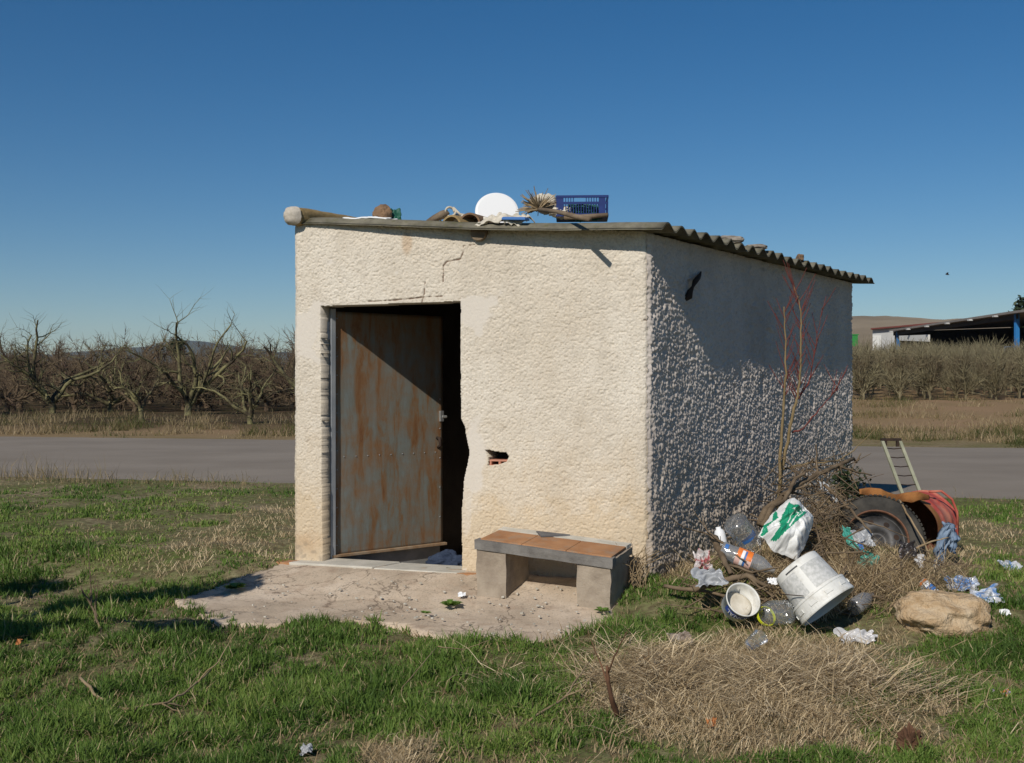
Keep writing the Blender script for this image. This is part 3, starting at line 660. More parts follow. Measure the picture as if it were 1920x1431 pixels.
mb = MB(); mb.box(D3(DL-0.022, 1.105, 0.012), dv*0.018, dnv*0.012, zv*0.045); mb.tube([D3(DL-0.02, 1.1, 0.02), D3(DL+0.02, 1.1, 0.03)], 0.012, 10); mb.build('latch', M['zinc'], door, bevel=0.002)
mb = MB(); mb.tube([D3(DL-0.06, 0.92, 0.0), D3(DL-0.06, 0.92, 0.035), D3(DL-0.05, 0.86, 0.04), D3(DL-0.05, 0.84, 0.0)], 0.014, 8); mb.build('handle', M['dark_iron'], door, smooth=True)
for zc in (1.80, 0.06):
    mb = MB(); mb.tube([D3(-0.03, zc-0.07, 0.01), D3(-0.03, zc-0.002, 0.01)], 0.014, 10); mb.tube([D3(-0.03, zc+0.002, 0.01), D3(-0.03, zc+0.07, 0.01)], 0.014, 10); mb.build('hinge', M['steel_frame'], door, smooth=False)

# apron slab
import bmesh
bm = bmesh.new(); pts = []
for i, (x, y) in enumerate(AP[:-2]):
    x2, y2 = AP[i+1] if i+1 < len(AP)-2 else AP[i]
    for k in range(5):
        u = k/5; xx = x+(x2-x)*u; yy = y+(y2-y)*u
        j = 0.035 if k else 0.0
        pts.append((xx+j*(random.random()-0.5)*2, yy+j*(random.random()-0.5)*2))
pts += [AP[-2], AP[-1]]
xs_ = [p[0] for p in pts]; ys_ = [p[1] for p in pts]
gxs = np.arange(min(xs_), max(xs_), 0.03); gys = np.arange(min(ys_), max(ys_), 0.03)
ax, ay = np.meshgrid(gxs, gys, indexing='ij')
az = h0(ax, ay)-0.004+0.018*(fbm(ax*2.2, ay*2.2, 0, 9, 5)-0.5)+0.006*(fbm(ax*14, ay*14, 0, 19)-0.5)
az = az-0.012*(1-ss(0.0, 0.02, np.abs(fbm(ax*1.1, ay*1.1, 0, 31, 5)-0.5)))
ccx = 0.5*(ax[:-1, :-1]+ax[1:, 1:]); ccy = 0.5*(ay[:-1, :-1]+ay[1:, 1:])
mk = inpoly(ccx, ccy, pts)
o = grid_mesh('concrete_apron', np.stack([ax, ay, az], -1), len(gxs), len(gys), M['concrete'], mask=mk)
md = o.modifiers.new('solid', 'SOLIDIFY'); md.thickness = 0.09; md.offset = -1
tag(o, 'worn concrete slab in front of the hut doorway', 'paving', kind='structure')

# ================================================================== BENCH
bench = thing('bench', 'low cement bench topped with terracotta tiles against the hut wall', 'bench', (0.2, 7.7, -0.13))
b_fr = np.array([0.658, 7.35]); b_fl = np.array([-0.2586, 7.757]); bw = np.array([0.17, 0.384])
zf = {'fr': 0.236, 'fl': 0.305, 'br': 0.271, 'bl': 0.336}
def BS(u, v, dz=0.0):          # u along the seat from left, v from front to back
    p = b_fl+(b_fr-b_fl)*u+bw*v
    z = (zf['fl']*(1-u)+zf['fr']*u)*(1-v)+(zf['bl']*(1-u)+zf['br']*u)*v
    return np.array([p[0], p[1], z+dz])
def bslab(u1, u2, v1, v2, zt, zb): return [BS(u1, v1, zb), BS(u2, v1, zb), BS(u2, v2, zb), BS(u1, v2, zb), BS(u1, v1, zt), BS(u2, v1, zt), BS(u2, v2, zt), BS(u1, v2, zt)]
mb = MB(); mb.hexa(bslab(0, 1, 0.0, 0.16, -0.002, -0.066)); o = mb.build('front_kerb', M['kerbstone'], bench); subdiv(o, 6); rough(o, 0.005, 18); 
mb = MB(); mb.hexa(bslab(0.0, 1.0, 0.163, 1.0, -0.014, -0.066)); o = mb.build('seat_slab', M['bench'], bench); subdiv(o, 6); rough(o, 0.005, 16)
for u1, u2 in ((0.03, 0.339), (0.342, 0.662), (0.665, 0.985)):
    mb = MB(); mb.hexa(bslab(u1, u2, 0.07, 0.80, 0.006, -0.010)); o = mb.build('seat_tile', M['terracotta'], bench, bevel=0.004)
mb = MB(); mb.hexa(bslab(0.02, 0.99, 0.81, 1.04, 0.008, -0.012)); o = mb.build('back_edge', M['plaster'], bench); subdiv(o, 8); rough(o, 0.01, 14)
mb = MB(); tri = [BS(0.30, 0.92, 0.010), BS(0.38, 0.66, 0.010), BS(0.55, 0.97, 0.010)]; tr2 = [v+np.array([0, 0, 0.012]) for v in tri]
mb.add(tri+tr2, [(2, 1, 0), (3, 4, 5), (0, 1, 4, 3), (1, 2, 5, 4), (2, 0, 3, 5)]); o = mb.build('slate_shard', M['slate']); tag(o, 'grey triangular slate shard lying on the tiled bench seat', 'slate')
for u1, u2, zb in ((0.01, 0.235, -0.2), (0.75, 0.985, -0.2)):
    p = []
    for zt in (0, 1):
        for (u, v) in ((u1, 0.03), (u2, 0.03), (u2, 0.95), (u1, 0.95)):
            q_ = BS(u, v, -0.066); q_[2] = q_[2] if zt else zb; p.append(q_)
    mb = MB(); mb.hexa(p); o = mb.build('leg', M['bench'], bench); subdiv(o, 7); rough(o, 0.012, 9, int(u1*100))

# ================================================================== BACKGROUND BUILDINGS
def terr(x, y): return float(h0(x, y))
# open shed on blue posts
sy = 96.0
pb = P(1907, 664, sy); base_z = pb.z; pL = P(1674, 622, 128); pR = P(1905, 588, sy)
shed = thing('open_shed', 'long open fronted farm shed on bright blue posts with a dark interior', 'shed', (pb.x, pb.y, base_z))
fd = Vector((pL.x-pR.x, pL.y-pR.y, 0)); flen = fd.length; fd.normalize(); bd = Vector((-fd.y, fd.x, 0)); bd = bd if bd.y > 0 and bd.x > 0 else -bd
zL, zR = pL.z, pR.z
def SH(s, d, z): p = Vector((pR.x, pR.y, 0))+fd*s+bd*d; return Vector((p.x, p.y, z))
def zroof(s): return zR+(zL-zR)*s/flen
mb = MB()
mb.hexa([SH(-12, -0.4, zroof(0)-0.05), SH(0, -0.4, zroof(0)), SH(0, 16, zroof(0)+0.6), SH(-12, 16, zroof(0)+0.55), SH(-12, -0.4, zroof(0)+0.15), SH(0, -0.4, zroof(0)+0.2), SH(0, 16, zroof(0)+0.8), SH(-12, 16, zroof(0)+0.75)][::1])
mb.hexa([SH(0, -0.4, zroof(0)), SH(flen, -0.4, zroof(flen)), SH(flen, 16, zroof(flen)+0.6), SH(0, 16, zroof(0)+0.6), SH(0, -0.4, zroof(0)+0.2), SH(flen, -0.4, zroof(flen)+0.2), SH(flen, 16, zroof(flen)+0.8), SH(0, 16, zroof(0)+0.8)])
mb.build('roof', M['shed_roof'], shed)
for s in (0.3, flen-1.2):
    mb = MB(); c0 = SH(s, 0.2, (base_z-0.3+zroof(s))/2); mb.box(c0, fd*0.04, bd*0.16, zv*((zroof(s)-base_z+0.3)/2)); mb.box(c0-fd*0.14, fd*0.02, bd*0.17, zv*((zroof(s)-base_z+0.3)/2)); mb.box(c0+fd*0.14, fd*0.02, bd*0.17, zv*((zroof(s)-base_z+0.3)/2)); mb.build('post', M['shed_blue'], shed)
mb = MB(); mb.hexa([SH(0, 0.05, zroof(0)-0.45), SH(flen, 0.05, zroof(flen)-0.45), SH(flen, 0.2, zroof(flen)-0.45), SH(0, 0.2, zroof(0)-0.45), SH(0, 0.05, zroof(0)-0.05), SH(flen, 0.05, zroof(flen)-0.05), SH(flen, 0.2, zroof(flen)-0.05), SH(0, 0.2, zroof(0)-0.05)]); mb.build('eaves_beam', M['shed_dark'], shed)
for k in range(6):
    mb = MB(); s = 3+k*5.6; mb.box(SH(s, -0.5, zroof(s)-0.05), fd*0.22, bd*0.2, zv*0.07); mb.build('purlin_end', M['shed_white'], shed)
mb = MB(); mb.hexa([SH(-12, 15, base_z-0.5), SH(flen, 15, base_z-0.5), SH(flen, 15.3, base_z-0.5), SH(-12, 15.3, base_z-0.5), SH(-12, 15, zroof(0)+0.5), SH(flen, 15, zroof(flen)+0.5), SH(flen, 15.3, zroof(flen)+0.5), SH(-12, 15.3, zroof(0)+0.5)]); mb.build('back_wall', M['shed_dark'], shed)
mb = MB(); a0 = P(1692, 634, 127); 
sA, sB = flen-2.5, flen-11.5
mb.hexa([SH(sB, -0.12, P(1748, 641, 117).z), SH(sA, -0.12, P(1692, 639, 126).z), SH(sA, 0.08, P(1692, 639, 126).z), SH(sB, 0.08, P(1748, 641, 117).z), SH(sB, -0.12, P(1748, 628, 117).z), SH(sA, -0.12, P(1692, 630, 126).z), SH(sA, 0.08, P(1692, 630, 126).z), SH(sB, 0.08, P(1748, 628, 117).z)]); mb.build('white_panel', M['shed_pale'], shed)
mb = MB(); mb.hexa([SH(sB-1, 0.8, base_z-1.5), SH(sA+1, 0.8, base_z-1.5), SH(sA+1, 1.1, base_z-1.5), SH(sB-1, 1.1, base_z-1.5), SH(sB-1, 0.8, P(1748, 642, 117).z), SH(sA+1, 0.8, P(1692, 640, 126).z), SH(sA+1, 1.1, P(1692, 640, 126).z), SH(sB-1, 1.1, P(1748, 642, 117).z)]); mb.build('low_wall', M['shed_dark'], shed)
mb = MB(); mb.hexa([SH(flen-0.05, 0.3, base_z-1.5), SH(flen+0.25, 0.3, base_z-1.5), SH(flen+0.25, 15, base_z-1.5), SH(flen-0.05, 15, base_z-1.5), SH(flen-0.05, 0.3, zroof(flen)), SH(flen+0.25, 0.3, zroof(flen)), SH(flen+0.25, 15, zroof(flen)+0.5), SH(flen-0.05, 15, zroof(flen)+0.5)]); mb.build('end_wall', M['shed_dark'], shed)  # near-black wall closes the view so the shed interior reads as shade
# blue rail by the post
r0 = P(1884, 665, 94); mb = MB(); 
for a_, b_ in (((1884, 667), (1884, 650)), ((1884, 650.5), (1906, 650.5))): mb.tube([P(*a_, 94), P(*b_, 94)], 0.045, 6)
o = mb.build('pipe_rail', M['shed_blue']); tag(o, 'thin blue pipe rail beside the shed post', 'rail')
# pale annex behind
an = thing('farm_annex', 'pale block annex with a dark red roof edge left of the open shed', 'building', tuple(P(1660, 652, 140)))
y1 = 138
def AX(px, py, d=0.0): p = P(px, py, y1); return Vector((p.x+d*0.5, p.y+d, p.z))
mb = MB(); mb.hexa([AX(1636, 665), AX(1708, 665), AX(1708, 665, 9), AX(1636, 665, 9), AX(1636, 618), AX(1708, 610), AX(1708, 610, 9), AX(1636, 618, 9)]); mb.build('wall', M['shed_white'], an)
mb = MB(); mb.hexa([AX(1634, 618.5, -0.6), AX(1762, 608, -0.6), AX(1762, 608, 10), AX(1634, 618, 10), AX(1634, 616, -0.6), AX(1762, 604.5, -0.6), AX(1762, 604, 10), AX(1634, 615, 10)]); mb.build('roof', M['shed_red'], an)
mb = MB(); mb.hexa([AX(1637, 660, -0.12), AX(1653, 660, -0.12), AX(1653, 660, -0.02), AX(1637, 660, -0.02), AX(1637, 629, -0.12), AX(1653, 629, -0.12), AX(1653, 629, -0.02), AX(1637, 629, -0.02)]); mb.build('door', M['shed_pale'], an)
# green skip, retaining wall
gp = P(1603, 634, 200); mb = MB(); mb.hexa([gp+Vector((-.8, 0, -1.5)), gp+Vector((.45, 0, -1.5)), gp+Vector((.45, 1, -1.5)), gp+Vector((-.8, 1, -1.5)), gp+Vector((-1, -.1, .55)), gp+Vector((.5, -.1, .5)), gp+Vector((.5, 1.1, .5)), gp+Vector((-1, 1.1, .55))])
mb.box(gp+Vector((-.2, .5, .62)), (0.85, 0, 0), (0, 0.7, 0), (0, 0, 0.07)); o = mb.build('skip_container', M['green_metal']); tag(o, 'small bright green skip on the far field beside the hut wall', 'skip')
ww = []; mb = MB()
for k in range(25):
    px = 1840+k*8; ww.append((P(px, 668, 86).x, 86-0.1*k))
nx_, nz_ = 80, 14; sx_, sz_ = np.meshgrid(np.linspace(0, 1, nx_), np.linspace(0, 1, nz_), indexing='ij')
xa, xb = P(1835, 668, 88).x, P(2200, 668, 88).x
X = xa+(xb-xa)*sx_; Yw = 88-4*sx_+0.25*(fbm(sx_*60, sz_*8, 0, 4)-0.5); zb_ = np.vectorize(terr)(X, np.full_like(X, 80.0))-0.4
Zt = P(1880, 667, 88).z+0.1*(fbm(sx_*30, 1.0)-0.5)-0.5*ss(0.1, 0.0, sx_)
V = np.stack([X, Yw, zb_+(Zt-zb_)*sz_], -1)
o = grid_mesh('retaining_wall', V, nx_, nz_, M['stonewall']); md = o.modifiers.new('solid', 'SOLIDIFY'); md.thickness = 0.5
tag(o, 'mauve grey stone retaining wall below the blue post of the shed', 'wall')

# ================================================================== TREES
def tube_np(store, pts, rad, n):
    store.tube(pts, rad, n, 0, cap=False)
def rdir(v, ang):
    a = v.orthogonal().normalized(); a = Matrix.Rotation(random.uniform(0, 2*math.pi), 3, v) @ a
    return (Matrix.Rotation(ang, 3, a) @ v).normalized()
def limb(mb, p, d, length, r, nseg, wig, up, nsides, spawn, level):
    pts = [p.copy()]; rad = [r]; q = p.copy(); dd = d.copy(); step = length/nseg
    for i in range(nseg):
        dd = (rdir(dd, random.uniform(0, wig))+Vector((0, 0, up))).normalized()
        q = q+dd*step; pts.append(q.copy()); rad.append(r*(1-(i+1)/nseg*0.72))
        spawn(q, dd, rad[-1], (i+1)/nseg, level)
    mb.tube(pts, rad, nsides, 0, cap=False)
def old_tree(seed, detail=1.0, height=3.3, lean=None, nlimb=4, spread=0.75, tw=0.006, dens=2):
    """gnarled orchard tree: stub of a trunk, crooked limbs from near the ground, a thicket of twigs"""
    random.seed(seed); tr = MB(); cr = MB(); hs_ = height/3.3
    def none(q, d, r, t, lv): pass
    def sp2(q, d, r, t, lv):
        for _ in range(dens):
            if random.random() < 0.8: limb(cr, q, rdir(d, random.uniform(0.4, 1.3)), random.uniform(0.2, 0.7)*hs_, max(tw, r*0.5), 3, 0.45, 0.10, 3, none, 3)
    def sp1(q, d, r, t, lv):
        if t > 0.12 and random.random() < 0.9*detail+0.05:
            limb(cr, q, rdir(d, random.uniform(0.6, 1.3)), random.uniform(0.5, 1.2)*hs_, r*0.6, 5, 0.6, 0.07, 4, sp2, 2)
        for _ in range(dens):
            if random.random() < 0.7*detail: limb(cr, q, rdir(d, random.uniform(0.7, 1.5)), random.uniform(0.2, 0.7)*hs_, tw, 3, 0.45, 0.12, 3, none, 3)
    hb_ = random.uniform(0.2, 0.42); base = Vector((0, 0, -0.15)); topt = Vector((random.uniform(-.1, .1), random.uniform(-.1, .1), hb_)); r0 = 0.10*hs_+0.03
    tr.tube([base, base.lerp(topt, 0.4), base.lerp(topt, 0.75)+Vector((random.uniform(-.04, .04), 0, 0)), topt+Vector((0, 0, 0.05))], [r0*1.25, r0, r0*0.92, r0*0.85], 9)
    for k in range(nlimb):
        az = 2*math.pi*(k+random.uniform(-.3, .3))/nlimb; sp = random.uniform(spread*0.5, spread*1.3)
        d = Vector((math.cos(az)*sp, math.sin(az)*sp, 1)).normalized()
        limb(cr, topt-d*0.08, d, random.uniform(0.8, 1.1)*height*0.95, r0*random.uniform(0.6, 0.85), 10, 0.46, 0.02, 6, sp1, 1)
    return tr, cr
def young_tree(seed, h=2.4):
    random.seed(seed); tr = MB(); cr = MB()
    tr.tube([(0, 0, -0.1), (0.02, 0, 0.15), (0, 0.02, 0.3)], [0.05, 0.045, 0.04], 6)
    def none(q, d, r, t, lv): pass
    def sp(q, d, r, t, lv):
        for _ in range(8): limb(cr, q, rdir(d, random.uniform(0.3, 1.3)), random.uniform(0.25, 0.7), 0.011, 3, 0.4, 0.15, 3, none, 3)
    for k in range(11):
        az = random.uniform(0, 6.28); s = random.uniform(0.1, 0.95)
        limb(cr, Vector((0, 0, random.uniform(0.1, 0.3))), Vector((math.cos(az)*s, math.sin(az)*s, 1)).normalized(), h*random.uniform(0.65, 0.95), 0.03, 6, 0.22, 0.08, 4, sp, 1)
    return tr, cr
def plant_tree(name, label, group, tc, loc, mt, mc, rz=0):
    t = thing(name, label, 'tree', (0, 0, 0), group)
    tc[0].build('trunk', mt, t, smooth=True); tc[1].build('crown', mc, t, smooth=True)
    t.location = loc; t.rotation_euler = (0, 0, rz); return t
# front row of the old orchard, each tree its own shape
front = [(100, 776, 165, 'old bare orchard tree with a forked trunk at the far left edge of the orchard', 22, 5, 0.8),
         (352, 778, 182, 'largest bare orchard tree, spreading wide and tall over the verge', 33, 6, 0.85),
         (470, 795, 125, 'small bare orchard tree with a short dark trunk near the hut', 45, 5, 0.6),
         (268, 792, 90, 'stunted bare orchard tree between the two largest ones', 52, 4, 0.8),
         (208, 772, 150, 'leaning bare orchard tree behind the stunted one', 65, 5, 0.9),
         (590, 775, 175, 'tall bare orchard tree half hidden by the left corner of the hut', 75, 5, 0.85),
         (-60, 780, 175, 'bare orchard tree reaching in from beyond the left edge', 86, 5, 0.85)]
for (px, py, hpx, lab, sd, nl, spd) in front:
    g = G(px, py); hh = hpx*g[1]/F
    plant_tree('orchard_tree', lab, None, old_tree(sd, 0.8, hh*1.02, None, nl, spd, 0.0065, 2), (g[0], g[1], g[2]), M['bark'], M['bark'], 0.0)
variants = []
k = 0
rng2 = random.Random(5)
grp = 'bare trees filling the rows of the old orchard'
row = 0; yy = 46.5; spots = []
while yy < 122:
    lo, hi = -0.50*yy, (-0.09 if row < 2 else -0.165)*yy; x = lo+rng2.uniform(0, 3)
    while x < hi:
        spots.append((x+rng2.uniform(-.5, .5), yy+rng2.uniform(-.7, .7)+0.12*(hi-x)*0)); x += 2.7+0.02*(yy-45)
    yy += 3.0+0.05*(yy-46); row += 1
for i, (x, y) in enumerate(spots):
    loc = (x, y, terr(x, y)); v = i % 5
    if i < 5:
        t = plant_tree('orchard_tree', 'bare tangled tree in the rows behind the first orchard trees', grp, old_tree(140+i*7, 1.0, 2.75, None, 6, 1.0, 0.010, 3), loc, M['twig_back'], M['twig_back'], rng2.uniform(0, 6.28)); variants.append(t)
    else: copy_tree(variants[v], loc, rng2.uniform(0, 6.28), rng2.uniform(0.95, 1.3))
yv = []; rng3 = random.Random(9); grp = 'young trees of the dense plantation below the shed'; i = 0
yy = 41.5
while yy < 66:
    lo, hi = (0.24 if yy < 44 else 0.285)*yy, 0.485*yy; x = lo+rng3.uniform(0, 1.2)
    while x < hi:
        loc = (x, yy+rng3.uniform(-.4, .4), terr(x, yy)); 
        if i < 5:
            t = plant_tree('young_tree', 'spindly olive brown young tree in the dense plantation below the shed', grp, young_tree(300+i*3, 1.75), loc, M['young'], M['young'], rng3.uniform(0, 6.28)); yv.append(t)
        else: copy_tree(yv[i % 5], loc, rng3.uniform(0, 6.28), rng3.uniform(0.85, 1.15))
        i += 1; x += 1.25
    yy += 2.2
# evergreens far off
def leaf_cloud(name, cen, rad, n, size, mat, parent, seed, squash=1.0):
    r = np.random.default_rng(seed)
    nc = 40; cl = r.normal(size=(nc, 3)); cl /= np.linalg.norm(cl, axis=1)[:, None]; cl *= (r.random(nc)**0.4)[:, None]*0.85
    k = r.integers(0, nc, n); p = cl[k]+r.normal(size=(n, 3))*0.16
    p = p*np.array(rad)+np.array(cen)
    a = r.normal(size=(n, 3)); a /= np.linalg.norm(a, axis=1)[:, None]; b = np.cross(a, r.normal(size=(n, 3))); b /= np.linalg.norm(b, axis=1)[:, None]
    s = size*(0.6+0.8*r.random(n))[:, None]
    V = np.stack([p-a*s, p+b*s*0.5, p+a*s, p-b*s*0.5], 1).reshape(-1, 3)
    return np_mesh(name, V, np.arange(4*n), np.full(n, 4), mat, parent, False, {'tint': np.repeat(r.random(n), 4)})
def evergreen(px, py_b, py_t, wpx, Y, label):
    b = P(px, py_b, Y); tp = P(px, py_t, Y); hgt = tp.z-b.z; wd = wpx*Y/F/2
    t = thing('evergreen_tree', label, 'tree', tuple(b))
    mb = MB(); mb.tube([b-Vector((0, 0, 1)), b+Vector((0, 0, hgt*0.55))], [0.3, 0.15], 7); mb.build('trunk', M['twig_back'], t)
    leaf_cloud('crown', (b.x, b.y, b.z+hgt*0.6), (wd, wd, hgt*0.42), 1600, hgt*0.05, M['evergreen'], t, int(px))
evergreen(1930, 668, 556, 62, 135, 'dark evergreen tree rising behind the shed roof at the right edge')
evergreen(330, 690, 632, 36, 170, 'dark rounded evergreen on the skyline behind the old orchard')

# ================================================================== GRASS AND STRAW
def blades(name, p, hgt, wid, lean, tint, mat, az=None, flat=0.0, rng=RNG, curl=0.5):
    """p (n,3) roots; each blade is a bent, tapering strip of a quad and a triangle"""
    n = len(p)
    if az is None: az = rng.random(n)*2*np.pi
    d = np.stack([np.cos(az), np.sin(az), np.zeros(n)], -1); fa = rng.random(n)*2*np.pi
    sd = np.stack([np.cos(fa), np.sin(fa), np.zeros(n)], -1)*(wid*0.5)[:, None]
    up = np.array([0, 0, 1.0])
    l1 = lean[:, None]; m = p+hgt[:, None]*(0.55*(up*np.cos(l1*(1-curl))+d*np.sin(l1*(1-curl))))
    l2 = np.minimum(lean*(1+curl), 1.62)[:, None]; t = m+hgt[:, None]*0.5*(up*np.cos(l2)+d*np.sin(l2))
    V = np.stack([p-sd, p+sd, m+sd*0.75, m-sd*0.75, t], 1).reshape(-1, 3)
    b = (np.arange(n)*5)[:, None]
    idx = (b+np.array([[0, 1, 2, 3, 3, 2, 4]])).ravel(); tot = np.tile([4, 3], n)
    return np_mesh(name, V, idx, tot, mat, None, False, {'tint': np.repeat(np.clip(tint, 0, 1), 5)})
def pix_of(x, y, z): return CX+F*x/y, CY+F*(CZ-z)/y
HUTPOLY = [tuple(A2), tuple(B2+NF*0.0), tuple(D2), tuple(C2)]
RUB = []      # footprints kept clear of tall grass, filled in by the rubbish below
def scatter(n, y0, y1, spread=0.5, power=1.0, rng=RNG):
    # more blades per square metre near the viewer: uniform in picture height rather than on the ground
    u = rng.random(n); inv = 1/y0+(1/y1-1/y0)*u**power; y = 1/inv; x = (rng.random(n)-0.5)*2*spread*y
    return x, y
def dryness(x, y):
    """0 lush green ... 1 dry or bare, by place"""
    px, py = pix_of(x, y, h0(x, y)); n1 = fbm(x*1.3, y*0.9, 0, 70, 5); n2 = fbm(x*4.5, y*3, 0, 71, 4)
    d = 0.05+1.15*(n1-0.5)+0.85*(n2-0.5)
    def bl(cx, cy, rx, ry, a): return a*np.exp(-((px-cx)/rx)**2-((py-cy)/ry)**2)
    d = d+bl(400, 1010, 200, 45, 0.75)+bl(120, 905, 160, 14, 0.5)+bl(500, 950, 90, 50, 0.55)+bl(280, 1065, 120, 18, 0.45)+bl(290, 1222, 40, 9, 0.7)+bl(30, 1130, 60, 14, 0.4)
    d = d+bl(230, 940, 200, 30, -0.15)+bl(200, 1190, 260, 60, -0.28)+bl(500, 1270, 420, 80, -0.3)+bl(800, 1230, 300, 50, -0.3)
    d = d+bl(1400, 1270, 270, 95, 1.0)+bl(1380, 1385, 260, 50, 0.55)+bl(700, 1400, 100, 30, 0.15)+bl(1600, 1390, 260, 60, 0.42)+bl(960, 1400, 110, 40, 0.12)
    d = d+bl(1560, 1090, 200, 110, 0.9)+bl(1800, 1010, 110, 40, 0.65)+bl(1250, 1130, 70, 40, -0.3)+bl(1870, 1230, 90, 70, -0.3)+bl(1890, 960, 90, 25, -0.1)+bl(1540, 1180, 60, 15, -0.7)
    d = d+bl(1265, 1075, 60, 20, 0.5)
    return d
N = 960000
x, y = scatter(N, 3.7, 17.5, 0.6, 1.0)
wb = 0.30*(fbm(x*3.2, y*3.2, 0, 120, 3)-0.62)
ok = (y < road_near(x)-0.05) & ~inpoly(x, y, HUTPOLY) & ~inpoly(x+wb*0.6, y+np.minimum(wb, 0.05), AP)
x, y = x[ok], y[ok]; dr = dryness(x, y)
cl = 0.5*fbm(x*9, y*9, 0, 80, 3)+0.5*fbm(x*2.6, y*2.6, 0, 79, 3)
ok = RNG.random(len(x)) < np.clip(1.25-1.5*dr, 0.03, 1)*np.clip(0.55+2.6*(cl-0.42), 0.30, 1)
x, y, dr, cl = x[ok], y[ok], dr[ok], cl[ok]
lush = np.clip(1-1.3*dr, 0.2, 1)
z = hb(x, y)+lumps(x, y)-0.012
near = ss(16, 5, y); tall = np.clip(0.25+3.4*(cl-0.36), 0.3, 1.35)
o = blades('grass', np.stack([x, y, z], -1), (0.024+0.062*RNG.random(len(x))**1.5)*lush*tall*(0.85+0.4*near), 0.0024+0.0034*RNG.random(len(x))+0.0007*y, 0.15+0.8*RNG.random(len(x)),
           0.38*RNG.random(len(x))+0.9*(fbm(x*2.2, y*2.2, 0, 84)-0.42)+0.08+0.35*dr+0.9*(RNG.random(len(x)) > 0.94), M['grass'])
tag(o, 'short winter grass around the hut', 'grass', kind='stuff')
# dry blades and matted straw
N = 410000
x, y = scatter(N, 3.7, 16.8, 0.6)
ok = (y < road_near(x)-0.02) & ~inpoly(x, y, HUTPOLY) & ~inpoly(x, y, AP)
x, y = x[ok], y[ok]; dr = dryness(x, y); cl = fbm(x*7, y*7, 0, 90, 3)
ok = RNG.random(len(x)) < np.clip(0.13+1.0*ss(0.25, 0.8, dr), 0, 0.95)*np.clip(0.15+1.7*(cl-0.25), 0.08, 1)
x, y, dr = x[ok], y[ok], dr[ok]
z = hb(x, y)+lumps(x, y)+0.03*RNG.random(len(x))*ss(0.5, 0.9, dr)-0.008
n = len(x); lean = 1.05+0.5*RNG.random(n)-0.6*(RNG.random(n) > 0.86)
az = 2*np.pi*RNG.random(n)*0.75+2*np.pi*fbm(x*0.8, y*0.8, 0, 93, 2)*2.2
o = blades('dry_grass', np.stack([x, y, z], -1), (0.035+0.12*RNG.random(n)**1.8)*(0.65+0.35*ss(10, 6, y)), 0.0022+0.0026*RNG.random(n)+0.0002*y, lean, (0.05+0.4*RNG.random(n))*(1-ss(0.2, 0.6, dr))+ss(0.2, 0.6, dr)*(0.15+0.75*RNG.random(n))+0.3*(fbm(x*2, y*2, 0, 94)-0.5), M['straw'], az=az)
tag(o, 'dry matted grass patches on the ground', 'dry grass', kind='stuff')
# heap of cut straw in front of the rubbish
g = G(1400, 1285); n = 20000
x = g[0]+RNG.normal(size=n)*0.45; y = g[1]+RNG.normal(size=n)*0.31
wv = (fbm(x*4, y*4, 0, 97, 3)); ok = (RNG.random(n) < np.clip(0.1+2.2*(wv-0.3), 0, 1)) & ~inpoly(x, y, AP); x, y = x[ok], y[ok]; n = len(x)
z = hb(x, y)+lumps(x, y)-0.005+0.04*RNG.random(n)*np.exp(-((x-g[0])/0.7)**2-((y-g[1])/0.45)**2)
az = 0.25+RNG.normal(size=n)*0.75+np.pi*(RNG.random(n) > 0.5)
o = blades('straw_heap', np.stack([x, y, z], -1), 0.10+0.30*RNG.random(n)**1.6, 0.0035+0.004*RNG.random(n), 1.36+0.24*RNG.random(n)-0.5*(RNG.random(n) > 0.95), 0.05+0.95*RNG.random(n)+0.8*(fbm(x*5, y*5, 0, 98)-0.5), M['straw'], az=az, curl=0.2)
tag(o, 'spread heap of dry cut straw in front of the rubbish', 'straw', kind='stuff')
# verge beyond the road, tufted and tall, and thin weeds on the near edge of the road
N = 180000
x = (RNG.random(N)-0.5)*2; y = 23.5+RNG.random(N)**1.4*20; x = x*0.6*y
dq = y-road_far(x); tuft = fbm(x*0.8, y*0.8, 0, 101, 4); left = x < 0
keepx = (np.abs(x/y) > 0.13) | (RNG.random(N) < 0.6)
ok = (dq > 0.0) & keepx & (RNG.random(N) < np.clip(0.08+4.2*(tuft-0.45), 0.05, 1)*np.where(left, ss(15, 6, dq), ss(26, 9, dq)))
x, y, dq, tuft, left = x[ok], y[ok], dq[ok], tuft[ok], left[ok]; n = len(x); z = h0(x, y)-0.02
hgt = (0.07+0.52*RNG.random(n)**1.3*np.clip((tuft-0.42)*5, 0.08, 1))*(0.35+0.65*ss(0.0, 1.4, dq))*np.where(left, 1.0, 0.72)
green = fbm(x*0.5, y*0.9, 0, 104, 3)
o = blades('verge_grass', np.stack([x, y, z], -1), hgt, 0.008+0.011*RNG.random(n), 0.25+1.15*RNG.random(n), 0.60+0.4*RNG.random(n)-(3.4+2.2*(~left)*ss(9, 3, dq))*np.clip(green-0.46+0.06*(~left)*ss(9, 3, dq), 0, 0.4), M['verge'])
tag(o, 'tall tufted dry grass on the verge beyond the road', 'verge grass', kind='stuff')
N = 5200
x = np.concatenate([-9+RNG.random(N)*7.2, 3.6+RNG.random(N//3)*4.5]); y = road_near(x)+RNG.normal(size=len(x))*0.40-0.35
tuft = fbm(x*1.5, y*1.5, 0, 110, 3); ok = RNG.random(len(x)) < np.clip(2.6*(tuft-0.33), 0.05, 1); x, y, tuft = x[ok], y[ok], tuft[ok]; n = len(x)
lf = ss(-2.5, -7, x)
